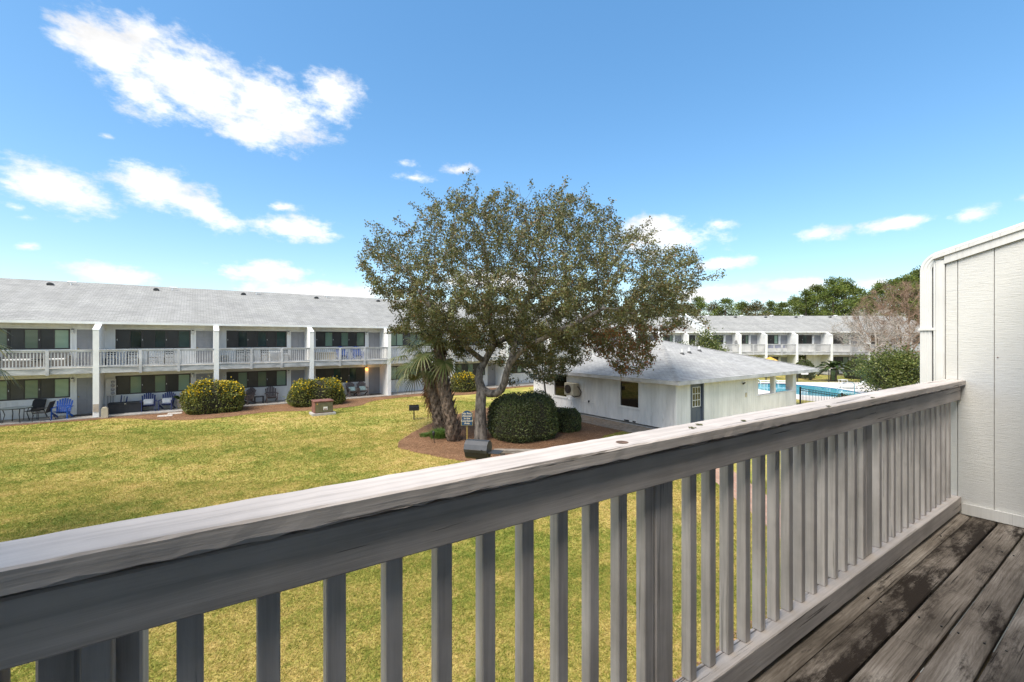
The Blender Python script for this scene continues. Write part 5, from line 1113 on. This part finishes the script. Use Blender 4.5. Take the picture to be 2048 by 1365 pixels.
# bench of grey timbers
bn = thing('timber_bench', 'weathered grey timber bench in front of the big dome hedge', 'bench', PD(1036, 15.1), PR - .05)
plank('seat_plank', -.82, .80, -.14, .12, .30, .40, 'timber', bn, 14, .006, 8); 
for x in (-.6, .5): MB().box(x, x + .16, -.1, .1, -.03, .299, .01).build('leg', 'timber', bn)
tm = thing('landscape_timber', 'short split grey timber lying in front of the timber bench', 'timber', PD(1044, 14.75), PR + .06); plank('beam', -.4, .36, -.09, .09, .012, .17, 'timber', tm, 8, .01, 9)
for k, (x, y) in enumerate(((-.2, -.1), (.05, -.12), (.22, -.09))): MB().box(x, x + .1, y - .05, y - .01 , .012, .14 + .02 * k).build('splinter', 'timber', tm)
st = MB(); st.prism(wobbly([(-.2, -.14), (.2, -.12), (.22, .12), (-.18, .14)], 4, .01, 6), 2, .0, .05); o = st.build('stepping_stone', 'stone', None, loc=G(976, 858)); tag(o, 'flat pale stone in the mulch right of the oak trunk', 'stone')
for (x, y, lb) in ((330, 833, 'white square paver in the mulch before the navy chairs'), (350, 828, 'white square paver closer to the flowering hedge')):
    o = MB().box(-.33, .33, -.25, .25, -.01, .045, .008).build('paver', 'stone', None, loc=G(x, y)); tag(o, lb, 'paver')
# path light
pl_ = thing('path_light', 'small black garden path light in the mulch left of the palms', 'garden light', G(869, 887), .3); MB().tube([(0, 0, -.05), (-.05, 0, .34)], .014, 6).build('spike', 'blackm', pl_); MB().lathe([(.035, .33), (.05, .36), (.05, .44), (.065, .45), (.02, .5)], (-.05, 0), 10).build('lamp_head', 'blackm', pl_)
# the blue notice
sn = thing('courtyard_sign', 'blue arched notice on a thin post asking for no pets in the courtyard', 'sign', G(934, 911), PR + .06)
MB().box(-.012, .012, 0, .02, -.05, 1.62).build('post', 'gold', sn)
def arch(s, z0=1.07, hw=.205, zt=1.53):
    L_ = [(-hw * s, z0 + (1 - s) * .3), (hw * s, z0 + (1 - s) * .3), (hw * s, zt), (hw * s * .82, zt + .02), (hw * s * .6, zt + .055), (hw * s * .35, zt + .085 * s), (0, zt + .10 * s)]
    return L_ + [(-x, z) for x, z in L_[-2:1:-1]]
MB().prism(arch(1.0), 1, -.022, -.002).build('edge', 'gold', sn); fc = MB().prism([(x * .94, 1.30 + (z - 1.30) * .955) for x, z in arch(1.0)], 1, -.027, -.0225).build('board', 'signb', sn)
for i, tx in enumerate(('No Pets', 'Allowed', 'in the', 'Courtyard', 'Area')):
    cu = bpy.data.curves.new('t', 'FONT'); cu.body = tx; cu.size = .098; cu.align_x = 'CENTER'; cu.extrude = .0012; cu.offset = .0016
    to = bpy.data.objects.new('t', cu); me = bpy.data.meshes.new_from_object(to); me.name = 'lettering'; me.materials.clear(); me.materials.append(M['letter']); bpy.data.objects.remove(to)
    l = link('lettering', me, fc, (0, -.0285, 1.475 - i * .088)); l.rotation_euler = (R(90), 0, 0)
# ------------------------------------------------------------------ patio and balcony furniture (all face -y)
def adirondack(mat):
    t = thing('adirondack_chair', 'x', 'chair'); m = MB()
    for k in range(5): y = -.34 + k * .105; m.box(-.26, .26, y, y + .095, .385 - k * .022, .405 - k * .022)
    m.build('seat', mat, t); m = MB()
    for k in range(7):
        u = (k - 3) / 3; x = u * .235; top = 1.0 - .13 * u * u; s = u * .05
        m.prism([(x - .034, .24), (x + .034, .24), (x + s + .037, top), (x + s - .037, top)], 1, 0, .02)
    m.v = [(x, y + .16 + (z - .24) * .42, z) for x, y, z in m.v]; m.build('backrest', mat, t); MB().box(-.27, .27, .33, .35, .58, .64).build('back_rail', mat, t)
    for sx in (-1, 1):
        a = sorted((sx * .27, sx * .37)); MB().box(a[0], a[1], -.42, .34, .57, .595).build('arm', mat, t)
        a = sorted((sx * .28, sx * .31)); MB().box(a[0], a[1], -.40, -.30, 0, .569).build('leg', mat, t); MB().prism([(-.299, .28), (-.299, .38), (.46, .08), (.46, 0), (.38, 0)], 0, a[0] - .002, a[1] - .002).build('leg', mat, t)
    return t
def cushion(label, mat, l, rz=0):
    m = MB(); n = 8; V = []
    for i in range(n + 1):
        for j in range(n + 1):
            u, v = i / n * 2 - 1, j / n * 2 - 1; V.append((u * .23, v * .17, .065 * ((1 - u ** 4) * (1 - v ** 4)) ** .5))
    f = [(i * (n + 1) + j, (i + 1) * (n + 1) + j, (i + 1) * (n + 1) + j + 1, i * (n + 1) + j + 1) for i in range(n) for j in range(n)]; m.add(V, f); m.add([(x, y, -z) for x, y, z in V], f)
    o = m.build('cushion', mat, None, True, l, rz); o.rotation_euler = (R(62), 0, rz); tag(o, label, 'cushion'); return o
YP = 32.9
adB, adN, adW = adirondack('blue'), adirondack('navy'), adirondack('brown')
def sX(x, Y): r = (x - 1024) / FPX; D_ = Y / (FW.y + RT.y * r); return (FW.x + RT.x * r) * D_
def put(proto, first, label, x, Y, z=.061, rz=0, group=None):
    o = proto if first else dup(proto, label, (0, 0, 0)); o['label'] = label; o.location = (sX(x, Y), Y, z); o.rotation_euler = (0, 0, rz)
    if group: o['group'] = group
    return o
put(adB, True, 'bright blue adirondack chair on the ground patio left of the grey door', 124, 32.35, .061, -.1)
put(adB, False, 'left of the two blue adirondack chairs on the upper balcony', 684, 33.0, 2.676, 0, 'blue balcony chairs'); put(adB, False, 'right of the two blue adirondack chairs on the upper balcony', 715, 33.0, 2.676, 0, 'blue balcony chairs')
put(adN, True, 'navy adirondack chair next to the black deck box', 297, 32.75, .061, .05, 'navy patio chairs'); put(adN, False, 'navy adirondack chair next to the flower pots', 334, 32.75, .061, -.2, 'navy patio chairs')
put(adW, True, 'brown adirondack chair half hidden by the first flowering hedge', 494, 32.7, .061, -.7, 'brown patio chairs'); put(adW, False, 'brown adirondack chair standing alone between the two big hedges', 543, 32.7, .061, 0, 'brown patio chairs')
put(adW, False, 'brown cushioned adirondack chair beside the second flowering hedge', 704, 32.75, .061, .1, 'brown patio chairs'); put(adW, False, 'brown cushioned adirondack chair left of the lit doorway', 725, 32.75, .061, -.05, 'brown patio chairs')
for (x, mt, lb) in ((297, 'cushion', 'white cushion on the navy chair by the deck box'), (334, 'cushion', 'white cushion on the navy chair by the flower pots'), (704, 'teal', 'pale teal cushion on the brown chair by the hedge'), (725, 'teal', 'pale teal cushion on the brown chair near the doorway')): cushion(lb, mt, (sX(x, 32.75) , 32.75 - .01, .061 + .54))
stl = thing('side_table', 'small dark side table between the brown chairs', 'table', (sX(518, 32.6), 32.6, .061)); MB().box(-.27, .27, -.22, .22, .42, .46).build('table_top', 'box', stl)
for x in (-.26, .21):
    for y in (-.21, .16): MB().box(x, x + .05, y, y + .05, 0, .419).build('leg', 'box', stl)
# black dining set
dt = thing('patio_table', 'round glass patio table with black legs at the far left', 'table', (sX(32, 32.2), 32.2, .061)); MB().lathe([(.58, .70), (.6, .705), (.6, .715), (.58, .72)], (0, 0), 28).build('table_top', 'tglass', dt)
for k in range(4): a = k * 1.5708 + .5; MB().tube([(math.cos(a) * .48, math.sin(a) * .48, 0), (math.cos(a) * .38, math.sin(a) * .38, .4), (math.cos(a) * .46, math.sin(a) * .46, .70)], .018, 6).build('leg', 'blackm', dt)
MB().tube([(.6 * .97 * math.cos(k * .2244), .6 * .97 * math.sin(k * .2244), .695) for k in range(29)], .016, 5).build('rim', 'blackm', dt)
def sling_chair():
    t = thing('patio_chair', 'x', 'chair'); MB().box(-.25, .25, -.25, .24, .40, .425).build('seat', 'sling', t); MB().prism([(.22, .42), (.245, .42), (.40, .95), (.375, .95)], 0, -.25, .25).build('backrest', 'sling', t)
    for sx in (-1, 1):
        x = sx * .27; MB().tube([(x, -.26, 0), (x, -.22, .62), (x, .24, .64)], .014, 6).build('arm', 'blackm', t); MB().tube([(x, .42, 0), (x, .22, .42), (x, .40, .96)], .014, 6).build('leg', 'blackm', t)
    MB().tube([(-.27, .40, .95), (.27, .40, .95)], .014, 6).build('back_frame', 'blackm', t); return t
sc = sling_chair(); tc_ = dt.location
for i, (dx, dy, rz, lb) in enumerate(((.95, -.2, R(-100), 'black sling chair on the near right side of the glass table'), (.45, .85, R(-20), 'black sling chair behind the glass table'), (-.85, .1, R(90), 'black sling chair at the left frame edge by the glass table'))):
    o = sc if i == 0 else dup(sc, lb, (0, 0, 0)); o['label'] = lb; o['group'] = 'chairs round the glass table'; o.location = (tc_.x + dx, tc_.y + dy, .061); o.rotation_euler = (0, 0, rz)
# deck box, pots, meters, mats
bx = thing('deck_box', 'long black deck storage box against the white wall', 'storage box', (sX(252, 32.9), 32.9, .061)); MB().box(-.72, .72, -.3, .3, 0, .5, .01).build('body', 'box', bx); MB().box(-.74, .74, -.32, .32, .503, .58, .015).build('lid', 'box', bx); MB().box(-.04, .04, -.33, -.321, .5, .54).build('latch', 'beige', bx)
for (x, Y, h, r, lb, pln) in ((361, 32.9, .55, .2, 'tall pale flower pot with a spiky plant', True), (367, 32.5, .3, .17, 'short pale flower pot before the taller one', False)):
    p = thing('flower_pot', lb, 'pot', (sX(x, Y), Y, .061)); MB().lathe([(r * .7, 0), (r * .9, h * .4), (r, h * .9), (r * 1.1, h * .92), (r * 1.1, h), (r * .9, h), (r * .85, h - .04)], (0, 0), 16).build('pot', 'terracotta', p, True)
    m = MB(); g = random.Random(3)
    for k in range(26):
        a = k * 2.4; l = g.uniform(.25, .4) if pln else .16; o_ = Vector((math.cos(a), math.sin(a), 0)); s = Vector((-o_.y, o_.x, 0)) * .018; c = Vector((0, 0, h - .05)); m.add([c - s, c + s, c + o_ * l * .6 + s * .8 + Vector((0, 0, l * .8)), c + o_ * l + Vector((0, 0, l * .55))], [(0, 1, 2, 3)])
    stuff(m.build('plant', 'sago' if pln else 'small', p))
mt_ = thing('electric_meters', 'bank of white electric meters beside the first partition fin', 'meter', (-4.0, 33.38, 0)); MB().box(-.22, .22, -.02, .1, 1.0, 1.95, .01).build('panel', 'fin', mt_)
for k in range(4):
    z = 1.14 + k * .21; q = MB().lathe([(.085, 0), (.085, .05), (.07, .12), (.03, .14)], (0, 0), 14).build('meter', 'gutter', mt_, True, (.1, -.02, z)); q.rotation_euler = (R(90), 0, 0)
    MB().box(-.2, -.02, -.035, -.021, z - .08, z + .08).build('breaker_cover', 'white', mt_)
for x in (-.12, 0, .1): MB().tube([(x, .03, .06), (x, .03, 1.0)], .025, 6).build('conduit', 'gutter', mt_)
ub = thing('utility_pedestal', 'tan rounded utility pedestal at the foot of the first partition fin', 'utility box', (-4.02, 31.62, .0)); MB().prism([(-.14, 0), (.14, 0), (.13, .5), (.08, .58), (-.08, .58), (-.13, .5)], 1, -.12, .12).build('case', 'beige', ub)
fc_ = thing('folded_chairs', 'folded navy camp chairs leaning beside the electric meters', 'chair', (-3.45, 33.0, .061))
for k in range(3): MB().tube([(-.1 + k * .1, -.2, 0), (-.06 + k * .12, .2, .95 - k * .05)], .03, 6).build('tube', 'navy' if k != 1 else 'gutter', fc_)
for (x, lb) in ((168, 'dark doormat before the first ground floor door'), (752, 'dark doormat at the lit doorway')): tag(MB().box(-.45, .45, -.28, .28, .001, .02).build('doormat', 'mat', None, loc=(sX(x, 32.9), 32.9, .061)), lb, 'doormat')
tag(MB().box(-1.5, 1.4, -.6, .6, .001, .012).build('patio_rug', 'stone', None, loc=(sX(318, 32.5), 32.5, .061)), 'pale patterned rug under the navy chairs', 'rug')
bk = thing('brick_column_base', 'pink painted brick patch on the first partition fin base', 'plaque', (-4.39, 31.79, 0)); MB().box(-.11, .11, -.02, 0, .35, .75).build('plate', 'terracotta', bk)
# balcony things
FZ = 2.676
sf = thing('wicker_sofa', 'grey wicker sofa set on the leftmost visible balcony', 'sofa', (sX(45, 32.95), 32.95, FZ)); MB().box(-.75, .75, -.35, .35, .1, .4, .02).build('base', 'wicker', sf); MB().box(-.75, .75, .22, .38, .4, .85, .02).build('backrest', 'wicker', sf); MB().box(-.66, .66, -.36, .2, .401, .5, .03).build('seat_cushion', 'cushion', sf)
for x in (-.85, .75): MB().box(x, x + .1, -.35, .38, .0, .62, .02).build('arm', 'wicker', sf)
af = dup(sf, 'grey wicker armchair at the right of the leftmost balcony', (sX(111, 32.95), 32.95, FZ), 0, None, (.62, 1, 1)); af.name = 'wicker_armchair'; af['category'] = 'armchair'
wt = thing('wicker_table', 'low dark wicker table between the balcony seats', 'table', (sX(82, 32.7), 32.7, FZ)); MB().box(-.3, .3, -.25, .25, .45, .5).build('table_top', 'box', wt); MB().prism([(-.12, .449), (.12, .449), (.22, 0), (-.22, 0)], 1, -.2, .2).build('base', 'wicker', wt)
def dining_chair():
    t = thing('dining_chair', 'x', 'chair'); MB().box(-.22, .22, -.22, .22, .43, .46).build('seat', 'wicker', t); m = MB()
    for z in (.62, .74, .86): m.box(-.2, .2, .2, .225, z, z + .055)
    m.build('backrest', 'box', t)
    for sx in (-1, 1): MB().box(sx * .21 - .018, sx * .21 + .018, .19, .23, 0, .95).build('leg', 'box', t); MB().box(sx * .21 - .018, sx * .21 + .018, -.22, -.185, 0, .429).build('leg', 'box', t)
    return t
dc = dining_chair(); DG = 'dark chairs on the upper balconies'
for i, (x, rz, lb) in enumerate(((222, 0, 'dark slatted chair at the left end of the second balcony'), (266, .2, 'dark slatted chair left of the middle of the second balcony'), (306, 1.6, 'sideways dark chair in the middle of the second balcony'), (338, 0, 'dark slatted chair right of the middle of the second balcony'), (481, 0, 'leftmost dark chair on the third balcony'), (500, 0, 'dark chair second from left on the third balcony'), (531, .1, 'dark chair beside the small table on the third balcony'), (570, 0, 'rightmost dark chair on the third balcony'))):
    o = dc if i == 0 else dup(dc, lb, (0, 0, 0)); o['label'] = lb; o['group'] = DG; o.location = (sX(x, 32.95), 32.95, FZ); o.rotation_euler = (0, 0, rz)
bt = thing('balcony_table', 'pale small table on the third balcony', 'table', (sX(550, 32.8), 32.8, FZ)); MB().box(-.4, .4, -.3, .3, .66, .70).build('table_top', 'white', bt)
for x in (-.36, .32): MB().box(x, x + .04, -.26, .26, 0, .659).build('leg', 'white', bt)
hb = thing('heater_box', 'small beige ribbed heater on the third balcony', 'heater', (sX(449, 32.7), 32.7, FZ)); MB().box(-.2, .2, -.12, .12, .06, .5, .01).build('case', 'beige', hb)
for k in range(4): MB().box(-.16 + k * .09, -.11 + k * .09, -.135, -.121, .1, .46).build('rib', 'gutter', hb)
MB().box(-.22, .22, -.14, .14, 0, .059).build('foot', 'blackm', hb)
cb = thing('storage_bench', 'beige storage bench on the fourth balcony', 'bench', (sX(648, 32.9), 32.9, FZ)); MB().box(-.85, .7, -.25, .25, 0, .55, .01).build('body', 'beige', cb); MB().box(-.88, .73, -.28, .28, .552, .60).build('lid', 'beige', cb)
# things on the far balconies
for i, (x, dx) in enumerate(((1540, 0), (1562, 0))):
    o = thing('balcony_sofa', ('left' if i == 0 else 'right') + ' dark blue and white seat on the far balcony right of the clubhouse peak', 'sofa', loc((x - 1024) / FPX * 53.0, 53.0, FZ), PR, 'seats on the far balcony'); MB().box(-.55, .55, -.3, .3, .1, .45).build('seat', 'white', o); MB().box(-.55, .55, .2, .34, .451, .85).build('backrest', 'navy', o)
    for q in (-.5, .44): MB().box(q, q + .06, -.28, .28, 0, .099).build('foot', 'box', o)
wh = thing('wall_decoration', 'round dark wheel hung on the far partition fin', 'decoration', loc(finsB[1] - .145, 52.75, 3.75), PR); w_ = MB().tube([(0, .3 * math.cos(k * .3142), .3 * math.sin(k * .3142)) for k in range(21)], .02, 5).build('rim', 'blackm', wh)
for k in range(4): a = k * .785; MB().bar((0, .29 * math.cos(a), .29 * math.sin(a)), (0, -.29 * math.cos(a), -.29 * math.sin(a)), .015, .015).build('spoke', 'blackm', wh)
um = thing('patio_umbrella', 'yellow patio umbrella just showing behind the clubhouse roof', 'umbrella', PD(1540, 47.5)); MB().tube([(0, 0, 0), (0, 0, 2.3)], .025, 8).build('pole', 'gutter', um); MB().lathe([(1.05, 1.72), (.7, 1.98), (.3, 2.2), (.02, 2.32)], (0, 0), 8).build('canopy', 'umb', um)
